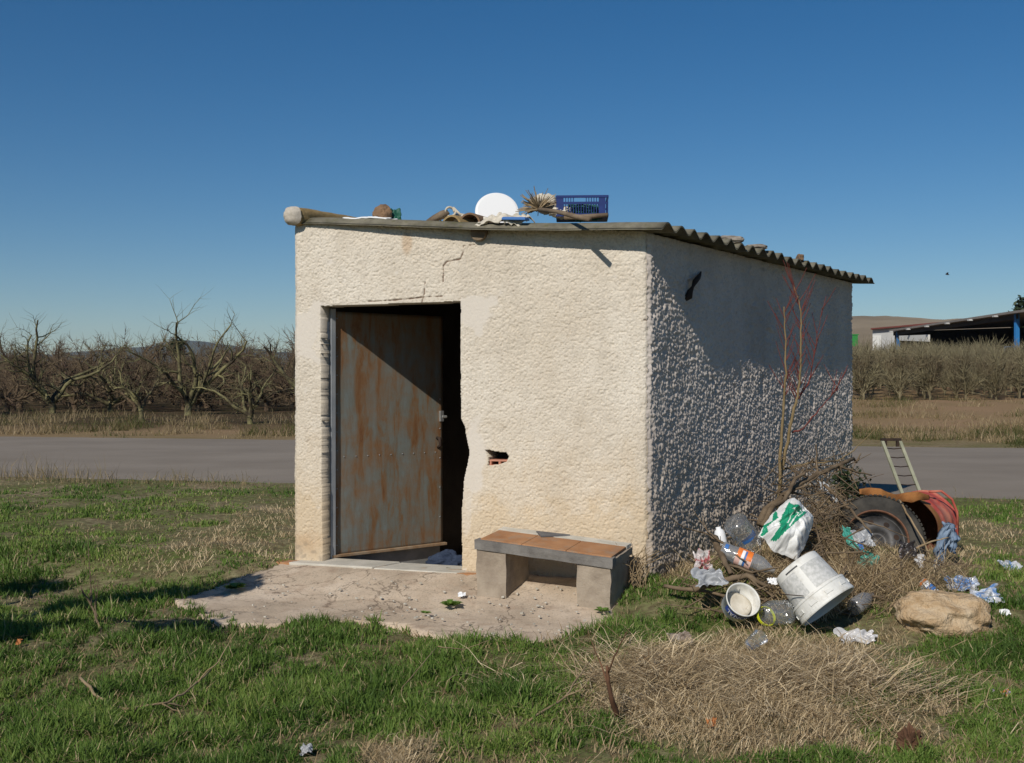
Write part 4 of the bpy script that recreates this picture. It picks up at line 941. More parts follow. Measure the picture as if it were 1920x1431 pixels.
o = blades('kerb_weeds', np.stack([x, y, h0(x, y)-0.02], -1), (0.04+0.30*RNG.random(n)**3)*(0.45+lf), 0.004+0.005*RNG.random(n), 0.1+1.3*RNG.random(n), 0.35+0.6*RNG.random(n), M['verge'])
tag(o, 'wispy dry weeds along the near edge of the road', 'weeds', kind='stuff')

# ================================================================== THINGS ON THE ROOF
def crumple(name, cen, e1, e2, amp, seed, mats, n=16, parent=None, scale=2.5, fold=0.0, solid=0.0, curl=0.0, jag=0.12):
    """a creased sheet spread on two half-extent vectors"""
    cen, e1, e2 = [np.array(v, float) for v in (cen, e1, e2)]; nn = np.cross(e1, e2); nn /= np.linalg.norm(nn)
    u, v = np.meshgrid(np.linspace(-1, 1, n), np.linspace(-1, 1, n), indexing='ij')
    a = fbm(u*scale+seed, v*scale, 0, seed, 3)-0.5; a2 = np.abs(vnoise(u*scale*1.7+3, v*scale*1.7, 0, seed+4)-0.5)
    hgt = amp*(2.2*a+2.0*a2)-curl*(u**2+v**2)
    du = jag*(vnoise(v*3.1, u*0.7, 0, seed+7)-0.5)*2; dv_ = jag*(vnoise(u*2.7, v*0.6, 0, seed+8)-0.5)*2
    uu = u*(1-fold*np.abs(np.sin(v*3+seed)))+du; vv2 = v*(1-fold*np.abs(np.sin(u*2.6+seed)))+dv_
    V = cen+uu[..., None]*e1+vv2[..., None]*e2+hgt[..., None]*nn
    o = grid_mesh(name, V, n, n, mats, parent)
    if solid: md = o.modifiers.new('solid', 'SOLIDIFY'); md.thickness = solid
    return o
def lump(name, cen, rad, amp, seed, mat, parent=None, n=28, scale=2.2, flat=0.0, smooth=True, rz=0.0, power=1.0):
    th, ph = np.meshgrid(np.linspace(0, 2*np.pi, n*2+1), np.linspace(0, np.pi, n), indexing='ij')
    d = np.stack([np.cos(th)*np.sin(ph), np.sin(th)*np.sin(ph), np.cos(ph)], -1)
    sg = np.sign(d)*np.abs(d)**power
    r = 1+amp*(fbm(d[..., 0]*scale+9, d[..., 1]*scale+9, d[..., 2]*scale+9, seed, 4)-0.5)*2
    p = sg*r[..., None]*np.array(rad)
    if flat: p[..., 2] = np.maximum(p[..., 2], -flat)
    c, s = math.cos(rz), math.sin(rz); p = np.stack([p[..., 0]*c-p[..., 1]*s, p[..., 0]*s+p[..., 1]*c, p[..., 2]], -1)
    return grid_mesh(name, p+np.array(cen), n*2+1, n, mat, parent, None, smooth, flip=False)
def on_roof(px, t):          # point on the roof sheet, t metres behind the front edge, along the sight column px
    best = None
    for a in np.linspace(0, 1, 400):
        p = RL+RU*a+RV*t
        e = abs(CX+F*p[0]/p[1]-px)
        if best is None or e < best[0]: best = (e, p)
    p = Vector(best[1]); p.z += 0.03; return p
ru = Vector(RU).normalized(); rv = Vector(RV)
# white sheet scrap and stone with a dark green bit
p = on_roof(700, 0.18)
o = crumple('plastic_sheet', p+Vector((0, 0, 0.012)), ru*0.20, rv*0.10, 0.014, 3, M['white_clean'], 18, scale=1.6, solid=0.012); tag(o, 'thin white plastic sheet lying on the roof edge under a brown stone', 'plastic sheet')
o = lump('roof_stone', p+Vector((0.07, 0.04, 0.06)), (0.075, 0.06, 0.075), 0.22, 4, M['brown_stone'], smooth=False); tag(o, 'brown stone weighting the white sheet on the left of the roof', 'stone')
o = crumple('dark_rag', p+Vector((0.155, 0.08, 0.055)), (0.05, 0.01, 0.01), (0.0, 0.02, 0.05), 0.03, 5, M['netting'], 10, solid=0.008); tag(o, 'dark green scrap of netting beside the brown roof stone', 'netting')
# driftwood stump with white cord, canal tile, white cloth
p = on_roof(815, 0.2)
mb = MB(); mb.tube([p+Vector((-0.06, 0, 0.0)), p+Vector((0.0, 0, 0.03)), p+Vector((0.06, 0, 0.06)), p+Vector((0.10, 0, 0.085))], [0.018, 0.03, 0.036, 0.02], 9)
o = mb.build('wood_stump', M['wood_old'], smooth=True); rough(o, 0.012, 20); tag(o, 'grey weathered stump of wood leaning beside a white cord on the roof', 'wood')
mb = MB(); q = p+Vector((0.11, -0.01, 0.06)); pts = [q+Vector((0.035*math.cos(a)+0.012*a/6, 0.01*math.sin(2*a), 0.035*math.sin(a)+0.02)) for a in np.linspace(0, 7.5, 22)]
pts += [q+Vector((0.08, -0.01, 0.0)), q+Vector((0.14, -0.01, -0.01)), q+Vector((0.20, 0.0, -0.03))]
mb.tube(pts, 0.009, 6); o = mb.build('cord', M['cloth_white'], smooth=True); tag(o, 'looped off white cord on the roof between stump and round tile', 'cord')
o = crumple('white_rag', p+Vector((0.14, 0.02, 0.02)), (0.10, -0.03, 0.02), (0.02, 0.06, 0.02), 0.03, 9, M['cloth_white'], 14, solid=0.006); tag(o, 'pale rag crumpled on the roof under the cord', 'rag')
p = on_roof(872, 0.12)
def canal(name, base, axis, length, r, thick, a0, a1, mat):
    mb = MB(); ax = Vector(axis).normalized(); sd_ = ax.cross(Vector((0, 0, 1))).normalized(); up_ = sd_.cross(ax)
    n = 16; vs = []
    for (rr_, d) in ((r, 0), (r*1.12, length), (r*1.12-thick, length), (r-thick, 0)):
        for k in range(n+1):
            an = a0+(a1-a0)*k/n; vs.append(Vector(base)+ax*d+sd_*math.cos(an)*rr_+up_*math.sin(an)*rr_)
    fs = []
    for i in range(4):
        j = (i+1) % 4
        for k in range(n): fs.append((i*(n+1)+k, i*(n+1)+k+1, j*(n+1)+k+1, j*(n+1)+k))
    for k in (0, n): fs.append((k, n+1+k, 2*(n+1)+k, 3*(n+1)+k))
    mb.add(vs, fs); return mb.build(name, mat, smooth=False)
o = canal('roof_tile', p+Vector((0.03, 0, -0.02)), (0.35, 0.93, 0), 0.4, 0.088, 0.014, 0.15, math.pi-0.15, M['brown_stone']); tag(o, 'curved clay tile lying hollow side down on the roof left of the white disc', 'tile')
o = canal('roof_tile', p+Vector((-0.11, 0.03, -0.045)), (0.6, 0.8, 0), 0.38, 0.10, 0.014, 0.3, math.pi-0.4, M['ridge']); tag(o, 'mossy curved clay tile leaning against the other tile on the roof', 'tile')
# white disc
c = P(932, 398, 8.62); ax = Vector((0.10, -0.93, 0.36)).normalized()
mb = MB(); mb.lathe([(0.0, 0.012), (0.15, 0.012), (0.166, 0.008), (0.170, 0.0), (0.166, -0.008), (0.0, -0.008)], c, ax, 56); o = mb.build('round_lid', M['white_clean'], smooth=False); tag(o, 'large white round lid propped upright on the roof', 'lid')
# white cloth with blue edge
p = on_roof(950, 0.08)
o = crumple('dust_sheet', p+Vector((-0.02, 0.05, 0.035)), ru*0.17, rv*0.10+Vector((0, 0, 0.03)), 0.04, 15, M['cloth_white'], 22, solid=0.006, curl=0.03); tag(o, 'cream cloth bundle spread in front of the white lid on the roof', 'cloth')
p = on_roof(966, 0.03); mb = MB(); mb.box(p+Vector((0, 0, 0.012)), ru*0.092, rv*0.03, zv*0.008); mb.box(p+Vector((0, 0, 0.022)), ru*0.088, rv*0.027, zv*0.004); o = mb.build('blue_tray', M['blue_print'], bevel=0.003); tag(o, 'flat blue tray edge under the cream cloth on the roof', 'tray')
# broom of twigs with its handle over the edge
bh = P(1010, 393, 8.42); be = P(1100, 410, 7.68)
broom = thing('broom', 'old twig broom lying on the roof with its handle over the edge', 'broom', tuple(bh))
mb = MB(); hd = (be-bh); mb.tube([bh, bh+hd*0.4+Vector((0, 0, 0.01)), bh+hd*0.8, be+hd.normalized()*0.05], [0.017, 0.016, 0.018, 0.017], 8); mb.build('handle', M['wood_old'], broom, smooth=True)
mb = MB(); random.seed(4); hdn = -hd.normalized()
for k in range(150):
    d = (hdn*random.uniform(0.1, 0.9)+Vector((random.uniform(-.9, 1.0), random.uniform(-.5, .5), random.uniform(-0.15, 0.75)))).normalized(); L_ = random.uniform(0.10, 0.19)
    mb.tube([bh, bh+d*L_*0.5, bh+d*L_+Vector((0, 0, random.uniform(-.03, .0)))], [0.006, 0.004, 0.003], 3, cap=False)
mb.build('bristles', M['broom'], broom)
o = lump('cloth_bundle', P(1022, 383, 8.62), (0.10, 0.08, 0.075), 0.35, 22, M['cloth_white'], scale=3.5); tag(o, 'knotted cream cloth bundle behind the twig broom', 'cloth')
o = lump('paper_bag', P(1052, 399, 8.35), (0.085, 0.06, 0.045), 0.4, 25, M['cloth_white'], scale=3.5); tag(o, 'crumpled pale bag on the roof in front of the blue crate', 'bag')
# blue crate
ca, cb = P(1044, 406, 8.30), P(1139.5, 406, 8.28); cu = (cb-ca); CW = cu.length; cu.normalize(); cdv = Vector((-cu.y, cu.x, 0)); cdv = cdv if cdv.y > 0 else -cdv
crate = thing('plastic_crate', 'blue slatted plastic crate of green netting on the roof', 'crate', tuple(ca)); CH = 0.155; CD = 0.30; cu.z = 0; cu.normalize()
def crate_wall(o0, du_, n_out, L_, name, holes=True):
    mb = MB(); o0 = Vector(o0)
    def bar(u0, u1, z0_, z1_, th=0.004): mb.box(o0+du_*((u0+u1)/2)+zv*((z0_+z1_)/2), du_*((u1-u0)/2), n_out*th, zv*((z1_-z0_)/2))
    bar(0, L_, CH-0.018, CH, 0.007); bar(0, L_, 0, 0.02, 0.006); bar(0, L_, CH*0.58, CH*0.58+0.014)
    k = 0; u = 0.0
    while u < L_-0.004:
        wdt = 0.05 if (u < 0.01 or u > L_-0.075) else 0.0065
        if not (holes and 0.36*L_ < u < 0.55*L_): bar(u, min(u+wdt, L_), 0.02, CH-0.018, 0.0035)
        else: bar(u, u+wdt, 0.02, CH*0.58, 0.0035)
        u += wdt+0.0125
    return mb.build(name, M['blue_crate'], crate)
crate_wall(ca, cu, -cdv, CW, 'front_panel'); crate_wall(ca+cdv*CD, cu, cdv, CW, 'back_panel')
crate_wall(ca, cdv, -cu, CD, 'side_panel', False); crate_wall(ca+cu*CW, cdv, cu, CD, 'side_panel', False)
mb = MB(); mb.box(ca+cu*CW/2+cdv*CD/2+zv*0.004, cu*CW/2, cdv*CD/2, zv*0.003); mb.build('base', M['blue_crate'], crate)
o = lump('net_bundle', ca+cu*CW*0.5+cdv*0.12+zv*0.045, (0.155, 0.09, 0.062), 0.4, 31, M['netting'], scale=5, smooth=False); tag(o, 'bundle of green netting inside the blue crate', 'netting')
mb = MB(); mb.lathe([(0.0, 0), (0.032, 0.0), (0.036, 0.05), (0.030, 0.05), (0.028, 0.045), (0, 0.045)], ca+cu*CW*0.48+cdv*0.2+zv*0.07, (0, 0, 1), 20); o = mb.build('white_cup', M['cloth_white'], smooth=True); tag(o, 'cream cup standing on the netting inside the blue crate', 'cup')
for a_, b_, r_, lab in (((1058, 408), (1140, 403), 0.017, 'short round stick lying under the front of the blue crate'), ):
    mb = MB(); mb.tube([P(*a_, 8.2), P((a_[0]+b_[0])/2, (a_[1]+b_[1])/2+1, 8.17), P(*b_, 8.13)], [r_, r_*1.1, r_*0.9], 8); o = mb.build('stick', M['wood_old'], smooth=True); tag(o, lab, 'stick')
# stones holding down the sheets near the right edge
for i, (px, py, rx, rz_, Yd, lab) in enumerate(((1369, 450, 0.10, 0.032, 8.9, 'flat pale stone nearest the front on the right roof edge'), (1418, 464, 0.09, 0.024, 9.4, 'thin pale stone second from the front on the right roof edge'), (1500, 484, 0.030, 0.035, 10.2, 'small dark upright stone on the right roof edge'))):
    o = lump('roof_stone', P(px, py, Yd), (rx, 0.06, rz_), 0.25, 60+i, M['stone'] if i < 2 else M['brown_stone'], smooth=False, power=0.75); tag(o, lab, 'stone')

# ================================================================== RUBBISH BESIDE THE HUT
def hz(px, py, lift=0.0):
    g = G(px, py, 0, True); return Vector(g)+Vector((0, 0, lift))
def axv(x, y, z): return Vector((x, y, z)).normalized()
# big white bucket, rim down
axb = axv(0.54, -0.42, -0.73); rimc = P(1554, 1138, 6.75); bl_ = 0.315
bk = thing('paint_bucket', 'large dirty white bucket tipped rim down with a ribbed collar', 'bucket', tuple(rimc))
b0 = rimc-axb*bl_
mb = MB(); mb.lathe([(0, 0.0), (0.135, 0.0), (0.148, 0.006), (0.151, 0.02), (0.168, 0.21), (0.170, 0.215)], b0, axb, 48)
mb.lathe([(0.166, 0.215), (0.164, 0.21), (0.146, 0.02), (0, 0.014)], b0, axb, 48, 1); mb.build('body', [M['white_plastic'], M['bucket_in']], bk, smooth=True)
mb = MB(); mb.lathe([(0.168, 0.210), (0.187, 0.212), (0.189, 0.225), (0.186, 0.228), (0.189, 0.290), (0.192, 0.292), (0.193, 0.308), (0.190, 0.315), (0.182, 0.315), (0.178, 0.305), (0.172, 0.215)], b0, axb, 56)
aa_ = Vector((0, 0, 1)); aa_ = (aa_-axb*aa_.dot(axb)).normalized(); bb_ = axb.cross(aa_)
for k in range(10):
    an = 2*math.pi*k/10+0.2; d_ = aa_*math.cos(an)+bb_*math.sin(an); tgv = axb.cross(d_)
    mb.box(b0+axb*0.262+d_*0.189, tgv*0.026, d_*0.003, axb*0.012)
mb.build('collar', M['white_plastic'], bk, smooth=False, bevel=0.002)
def wrap_patch(name, base, ax, r0, r1, d0, d1, a0, a1, mat, parent, nseg=18, off=0.0015, cut=None):
    ax = Vector(ax).normalized(); a = Vector((0, 0, 1)); a = (a-ax*a.dot(ax)).normalized(); b = ax.cross(a); mb = MB(); vs = []
    nd = 6
    for i in range(nd+1):
        d = d0+(d1-d0)*i/nd; r = r0+(r1-r0)*(i/nd)+off
        for k in range(nseg+1):
            an = a0+(a1-a0)*k/nseg; vs.append(Vector(base)+ax*d+(a*math.cos(an)+b*math.sin(an))*r)
    fs = [(i*(nseg+1)+k, i*(nseg+1)+k+1, (i+1)*(nseg+1)+k+1, (i+1)*(nseg+1)+k) for i in range(nd) for k in range(nseg)]
    mb.add(vs, fs); return mb.build(name, mat, parent, smooth=True)
def angle_to(base, ax, target=None):     # angle on the lathe that faces the viewer
    ax = Vector(ax).normalized(); a = Vector((0, 0, 1)); a = (a-ax*a.dot(ax)).normalized(); b = ax.cross(a)
    v = (Vector((0, 0, CZ))-Vector(base)); return math.atan2(v.dot(b), v.dot(a))
av = angle_to(b0, axb)
wrap_patch('label', b0, axb, 0.1535, 0.1675, 0.05, 0.205, av+0.20, av+1.25, M['label_grey'], bk)
wrap_patch('label', b0, axb, 0.1535, 0.1675, 0.05, 0.205, av-1.3, av-0.08, M['label_grey'], bk)
wrap_patch('label_print', b0, axb, 0.1525, 0.1532, 0.030, 0.038, av-0.05, av+0.55, M['print_dark'], bk, off=0.002)
mb = MB(); h0_ = b0+axb*0.2; mb.tube([h0_+bb_*0.187, h0_+bb_*0.17-axb*0.1-aa_*0.12, h0_-axb*0.16-aa_*0.19, h0_-bb_*0.17-axb*0.1-aa_*0.12, h0_-bb_*0.187], 0.003, 5)
mb.build('handle', M['dark_iron'], bk, smooth=True)
# small white tub lying with its mouth to the viewer
axs = axv(0.22, -0.80, 0.56); rc_ = P(1394, 1124, 6.86); s0 = rc_-axs*0.135
tb = thing('plastic_tub', 'small white tub with a dark blue lettered band lying mouth forward', 'tub', tuple(s0))
mb = MB(); mb.lathe([(0, 0), (0.088, 0), (0.094, 0.008), (0.104, 0.122), (0.110, 0.124), (0.111, 0.135), (0.106, 0.137), (0.101, 0.125), (0.090, 0.012), (0, 0.010)], s0, axs, 48); mb.build('body', M['white_plastic'], tb, smooth=True)
avs = angle_to(s0, axs)
wrap_patch('band', s0, axs, 0.0985, 0.1025, 0.058, 0.108, math.pi-1.4, math.pi+1.9, M['blue_band'], tb, 40, off=0.001)
def wrap_text(txt, base, ax, r, d, size, ac, mat, parent, name, flip=True):
    cu_ = bpy.data.curves.new(name, 'FONT'); cu_.body = txt; cu_.size = size; cu_.align_x = 'CENTER'; cu_.align_y = 'CENTER'
    to = bpy.data.objects.new('tmp', cu_); C.objects.link(to); dg = bpy.context.evaluated_depsgraph_get(); me = bpy.data.meshes.new_from_object(to.evaluated_get(dg)); bpy.data.objects.remove(to)
    ax = Vector(ax).normalized(); a = Vector((0, 0, 1)); a = (a-ax*a.dot(ax)).normalized(); b = ax.cross(a); off = Vector(root_of(parent).location)
    for v in me.vertices:
        x_, y_ = v.co.x, v.co.y
        if flip: x_, y_ = -x_, -y_
        an = ac+x_/r; v.co = Vector(base)+ax*(d+y_)+(a*math.cos(an)+b*math.sin(an))*(r+0.0035)-off
    return link_mesh(name, me, mat, parent)
wrap_text('IONAL', s0, axs, 0.1005, 0.083, 0.046, 2.62, M['white_clean'], tb, 'lettering', True)
mb = MB(); mb.lathe([(0.0, 0.0), (0.06, 0.004), (0.085, -0.002), (0.085, -0.006), (0, -0.006)], s0+axs*0.06, (axs+Vector((0.1, 0.0, 0.12))).normalized(), 24, wob=lambda a_, d_: 1+0.05*math.sin(3*a_)); mb.build('dried_residue', M['cloth_white'], tb, smooth=True)
# bottles
def bottle(name, label, cat, base, ax, prof, mat, ribs=None, dent=0.0, n=36, seed=0):
    t = thing(name, label, cat, tuple(base))
    mb = MB(); mb.lathe(prof, base, ax, n, wob=(lambda a_, d_: 1+dent*math.sin(2*a_+seed)*math.sin(d_*40+seed)+dent*0.6*math.sin(3*a_+d_*25+seed)))
    mb.build('body', mat, t, smooth=True); return t
b1 = P(1374, 976, 7.75); ax1 = axv(0.55, 0.30, -0.62)
pr = [(0, 0.012), (0.035, 0.004), (0.06, 0.0), (0.080, 0.012), (0.086, 0.035), (0.084, 0.06), (0.087, 0.075), (0.083, 0.095), (0.087, 0.115), (0.085, 0.17), (0.082, 0.19), (0.086, 0.21), (0.07, 0.26), (0.035, 0.305), (0.02, 0.33), (0.02, 0.35)]
t = bottle('water_bottle', 'big clear water bottle with its round base facing up beside the sack', 'bottle', b1, ax1, pr, M['clear'], dent=0.02, n=44)
wrap_patch('label', b1, ax1, 0.085, 0.084, 0.12, 0.165, 1.2, 2.6, M['blue_print'], t)
b2 = P(1352, 1030, 7.45); ax2 = axv(0.80, -0.25, -0.30)
pr = [(0, 0.0), (0.05, 0.002), (0.058, 0.02), (0.056, 0.06), (0.060, 0.10), (0.060, 0.24), (0.052, 0.28), (0.030, 0.325), (0.018, 0.345), (0.018, 0.37), (0, 0.372)]
t = bottle('soft_drink_bottle', 'crushed clear bottle with an orange and white label', 'bottle', b2, ax2, pr, M['clear_dirty'], dent=0.05, seed=2)
av2 = angle_to(b2, ax2)
wrap_patch('label', b2, ax2, 0.060, 0.060, 0.105, 0.215, av2-0.2, av2+2.1, M['salmon'], t, 30, off=0.003)
wrap_patch('label_print', b2, ax2, 0.060, 0.060, 0.11, 0.21, av2-1.15, av2+0.1, M['orange'], t, 30, off=0.0045)
wrap_patch('label_stripe', b2, ax2, 0.060, 0.060, 0.14, 0.16, av2-0.85, av2+0.9, M['white_clean'], t, 30, off=0.0055)
wrap_patch('label_stripe', b2, ax2, 0.060, 0.060, 0.162, 0.174, av2-0.85, av2+0.9, M['blue_print'], t, 30, off=0.0055)
wrap_patch('base_print', b2, ax2, 0.057, 0.057, 0.02, 0.045, av2-0.9, av2-0.3, M['blue_print'], t, 12, off=0.003)
b3 = P(1352, 1012, 7.8); mb = MB(); mb.lathe([(0, -0.06), (0.034, -0.06), (0.038, -0.05), (0.038, 0.045), (0.030, 0.065), (0.018, 0.075), (0.018, 0.09), (0, 0.09)], b3, axv(-0.2, 0.15, 0.95), 24); o = mb.build('white_canister', M['white_clean'], smooth=True); tag(o, 'white canister half hidden behind the clear bottles', 'canister')
b4 = P(1434, 1150, 6.88); ax4 = axv(0.75, 0.1, 0.02)
pr = [(0.055, -0.02), (0.060, 0.0), (0.072, 0.03), (0.076, 0.06), (0.074, 0.10), (0.076, 0.13), (0.07, 0.165), (0.055, 0.18), (0, 0.172)]
t = bottle('clear_jar', 'clear plastic jar lying between the white tub and the large bucket', 'jar', b4, ax4, pr, M['clear'], dent=0.015, seed=1)
mb = MB(); mb.lathe([(0.058, -0.022), (0.062, -0.022), (0.062, -0.004), (0.058, -0.004)], b4+Vector((0.01, -0.02, -0.01)), axv(0.35, -0.75, 0.5), 32, closed=True); mb.build('lid_ring', M['lime'], t)
b5 = P(1600, 1140, 7.0); t = bottle('clear_bottle', 'clear dented bottle lying against the right side of the large bucket', 'bottle', b5, axv(0.5, 0.5, 0.15), [(0, 0), (0.045, 0), (0.052, 0.012), (0.052, 0.14), (0.03, 0.2), (0.016, 0.22), (0.016, 0.25)], M['clear_dirty'], dent=0.04, seed=3)
b6 = hz(1404, 1236, 0.075); t = bottle('clear_cup', 'clear plastic cup lying on the straw heap', 'cup', b6, axv(0.3, -0.3, 0.35), [(0, 0), (0.03, 0), (0.034, 0.01), (0.045, 0.10), (0.047, 0.102)], M['clear'], dent=0.05, seed=5)
# fertiliser sack, stuffed and creased, with green print
nu, nv = 60, 64
uu, vv = np.meshgrid(np.linspace(-1, 1, nu), np.linspace(-1, 1, nv), indexing='ij')
Ys = 7.72
cc = [P(*p, Ys+d) for p, d in (((1416, 1005), -0.02), ((1495, 1052), -0.10), ((1528, 968), 0.08), ((1478, 930), 0.12))]   # left, bottom, right, top corners of the outline
def quad(u, v):
    a = (u+1)/2; b = (v+1)/2
    p00, p10, p11, p01 = [np.array(c_) for c_ in cc]
    return (p00*((1-a)*(1-b))[..., None]+p10*(a*(1-b))[..., None]+p11*(a*b)[..., None]+p01*((1-a)*b)[..., None])
rr_ = 1.0
k2 = np.sqrt(np.maximum(np.abs(uu), np.abs(vv))**2/np.maximum(uu**2+vv**2, 1e-9)); k2 = 0.5*k2+0.5; an_ = np.arctan2(vv, uu); k2 = k2*(1+0.30*(fbm(np.cos(an_)*1.8+5, np.sin(an_)*1.8+5, 0, 44, 4)-0.5))
su_, sv_ = uu*k2*1.10, vv*k2*1.10
base_ = quad(su_, sv_); n_ = np.cross(base_[1:, :-1][20, 20]-base_[:-1, :-1][20, 20], base_[:-1, 1:][20, 20]-base_[:-1, :-1][20, 20]); n_ /= np.linalg.norm(n_); n_ = n_ if n_[1] < 0 else -n_
edge_ = np.maximum(np.abs(uu), np.abs(vv)); puff = 0.15*(1-edge_**2.6)
crs = 0.085*(np.abs(fbm(uu*1.6+4, vv*1.6, 0, 41, 3)-0.5)*2-0.3)*(1-edge_**6)+0.012*(fbm(uu*5, vv*5, 0, 42, 3)-0.5)-0.03*np.exp(-((uu*0.8-vv*0.5+0.25)/0.10)**2)
front_ = base_+(puff+crs)[..., None]*n_; back_ = base_-(0.6*puff)[..., None]*n_
sack = thing('fertiliser_sack', 'white plastic sack with green printing slumped on the rubbish', 'sack', tuple(cc[1]))
mi = np.zeros((nu-1, nv-1), int); cu_ = 0.5*(uu[:-1, :-1]+uu[1:, 1:]); cv_ = 0.5*(vv[:-1, :-1]+vv[1:, 1:])
# print laid out in sack coordinates: v runs up the right side, u from upper left to lower right
def pxq(px, py):        # find (u,v) of a place on the sack
    d = [np.hypot(CX+F*front_[..., 0]/front_[..., 1]-px, CY+F*(CZ-front_[..., 2])/front_[..., 1]-py)]
    i_ = np.unravel_index(np.argmin(d[0]), uu.shape); return (uu[i_], vv[i_])
def zoom4(x_, y_): return pxq(1280+x_/5.503, 860+y_/5.503)
g1_ = [zoom4(*p) for p in ((1100, 445), (1175, 470), (1280, 560), (1090, 720), (960, 865), (905, 840), (1010, 680))]
g2_ = [zoom4(*p) for p in ((955, 540), (980, 560), (985, 610), (870, 700), (880, 760), (830, 800), (805, 790), (840, 690), (925, 640))]
gr1 = inpoly(cu_, cv_, g1_); gr2 = inpoly(cu_, cv_, g2_)
iw = [zoom4(*p) for p in ((1130, 510), (1150, 520), (1095, 600), (1120, 605), (1060, 690), (1045, 680), (1100, 590))]
wl = np.zeros_like(cu_, bool)
for seg in ([(1135, 510), (1165, 530), (1125, 570), (1110, 620), (1080, 660)], [(1170, 545), (1200, 560), (1150, 620), (1100, 690)], [(1215, 520), (1240, 560), (1190, 590)]):
    q_ = [zoom4(*p) for p in seg]; wl |= polyd(cu_, cv_, q_) < 0.020
mi[(gr1 & ~wl) | gr2] = 1
mi[inpoly(cu_, cv_, [zoom4(*p) for p in ((900, 950), (960, 990), (985, 1030), (960, 1045), (905, 1010))])] = 2
o = grid_mesh('front', front_, nu, nv, [M['sack'], M['green_print'], M['yellow']], sack); o.data.polygons.foreach_set('material_index', mi.ravel().astype(np.int32))
md = o.modifiers.new('sub', 'SUBSURF'); md.levels = 1; md.render_levels = 1
o = grid_mesh('back', back_, nu, nv, M['sack'], sack, flip=True)
# tyre on its steel wheel
ty = P(1642, 1018, 8.55); axt = axv(-0.22, -0.90, 0.30); wheel = thing('car_wheel', 'worn car tyre on a dark steel rim leaning among the rubbish', 'wheel', tuple(ty))
R_ = 0.355
mb = MB(); mb.lathe([(0.225, -0.07), (0.235, -0.085), (0.27, -0.10), (0.32, -0.098), (0.345, -0.082), (0.355, -0.06), (0.358, 0.0), (0.355, 0.06), (0.345, 0.082), (0.32, 0.098), (0.27, 0.10), (0.245, 0.092), (0.238, 0.10), (0.23, 0.085), (0.225, 0.07)], ty, axt, 72)
o = mb.build('tyre', M['rubber'], wheel, smooth=True); md = o.modifiers.new('sub', 'SUBSURF'); md.levels = 1; md.render_levels = 1
mb = MB(); 
at_ = Vector((0, 0, 1)); at_ = (at_-axt*at_.dot(axt)).normalized(); bt_ = axt.cross(at_)
for k in range(64):
    an = 2*math.pi*k/64; d_ = at_*math.cos(an)+bt_*math.sin(an); tg_ = axt.cross(d_)
    for sx_o in (-1, 1): mb.box(ty+d_*0.352+axt*0.066*sx_o, tg_*0.011+axt*0.004*sx_o, d_*0.006, axt*0.022)
mb.build('tread', M['rubber'], wheel)
mb = MB(); mb.lathe([(0.232, 0.088), (0.238, 0.096), (0.232, 0.100), (0.226, 0.094), (0.222, 0.08)], ty, axt, 56); mb.build('rim_edge', M['rim_rust'], wheel, smooth=True)
mb = MB(); mb.lathe([(0.226, 0.085), (0.215, 0.06), (0.205, 0.02), (0.20, 0.03), (0.17, 0.045), (0.13, 0.06), (0.09, 0.055), (0.075, 0.04), (0.05, 0.04), (0.045, 0.055), (0.0, 0.055)], ty, axt, 56); mb.build('rim', M['rim'], wheel, smooth=True)
for k in range(8):
    an = 2*math.pi*k/8+0.25; d_ = at_*math.cos(an)+bt_*math.sin(an); mb = MB(); mb.lathe([(0.0, 0), (0.022, 0), (0.022, 0.004), (0, 0.004)], ty+d_*0.15+axt*0.050, (axt+d_*0.37).normalized(), 14); mb.build('vent_hole', M['dark_iron'], wheel)
# rusty drum lying open
dc = P(1694, 1000, 8.95); axd = axv(0.60, 0.80, 0.02); drum = thing('steel_drum', 'rusty red steel drum lying open with a bent rim behind the tyre', 'drum', tuple(dc))
rb = 0.285
def dwob(a_, d_): return 1+0.05*math.sin(2*a_+1.0)*math.exp(-max(d_, 0)*3)+0.012*math.sin(7*a_)
prf = [(rb, 0.0), (rb*1.0, 0.1), (rb*1.0, 0.16), (rb*1.03, 0.175), (rb*1.0, 0.19), (rb, 0.33), (rb*1.03, 0.345), (rb, 0.36), (rb, 0.50), (rb*1.03, 0.505), (rb*1.03, 0.52), (rb*0.97, 0.52), (rb*0.96, 0.50), (0, 0.50)]
mb = MB(); mb.lathe(prf[1:], dc, axd, 60, 0, dwob); mb.lathe([(rb*1.0, 0.0), (rb*1.0, 0.10)], dc, axd, 60, 2, dwob); mb.lathe([(0.0, 0.485), (rb*0.98, 0.485), (rb*0.985, 0.2), (rb*0.985, 0.0), (rb, 0.0)], dc, axd, 60, 1, dwob); mb.build('body', [M['drum_red'], M['rust_in'], M['rust']], drum, smooth=True)
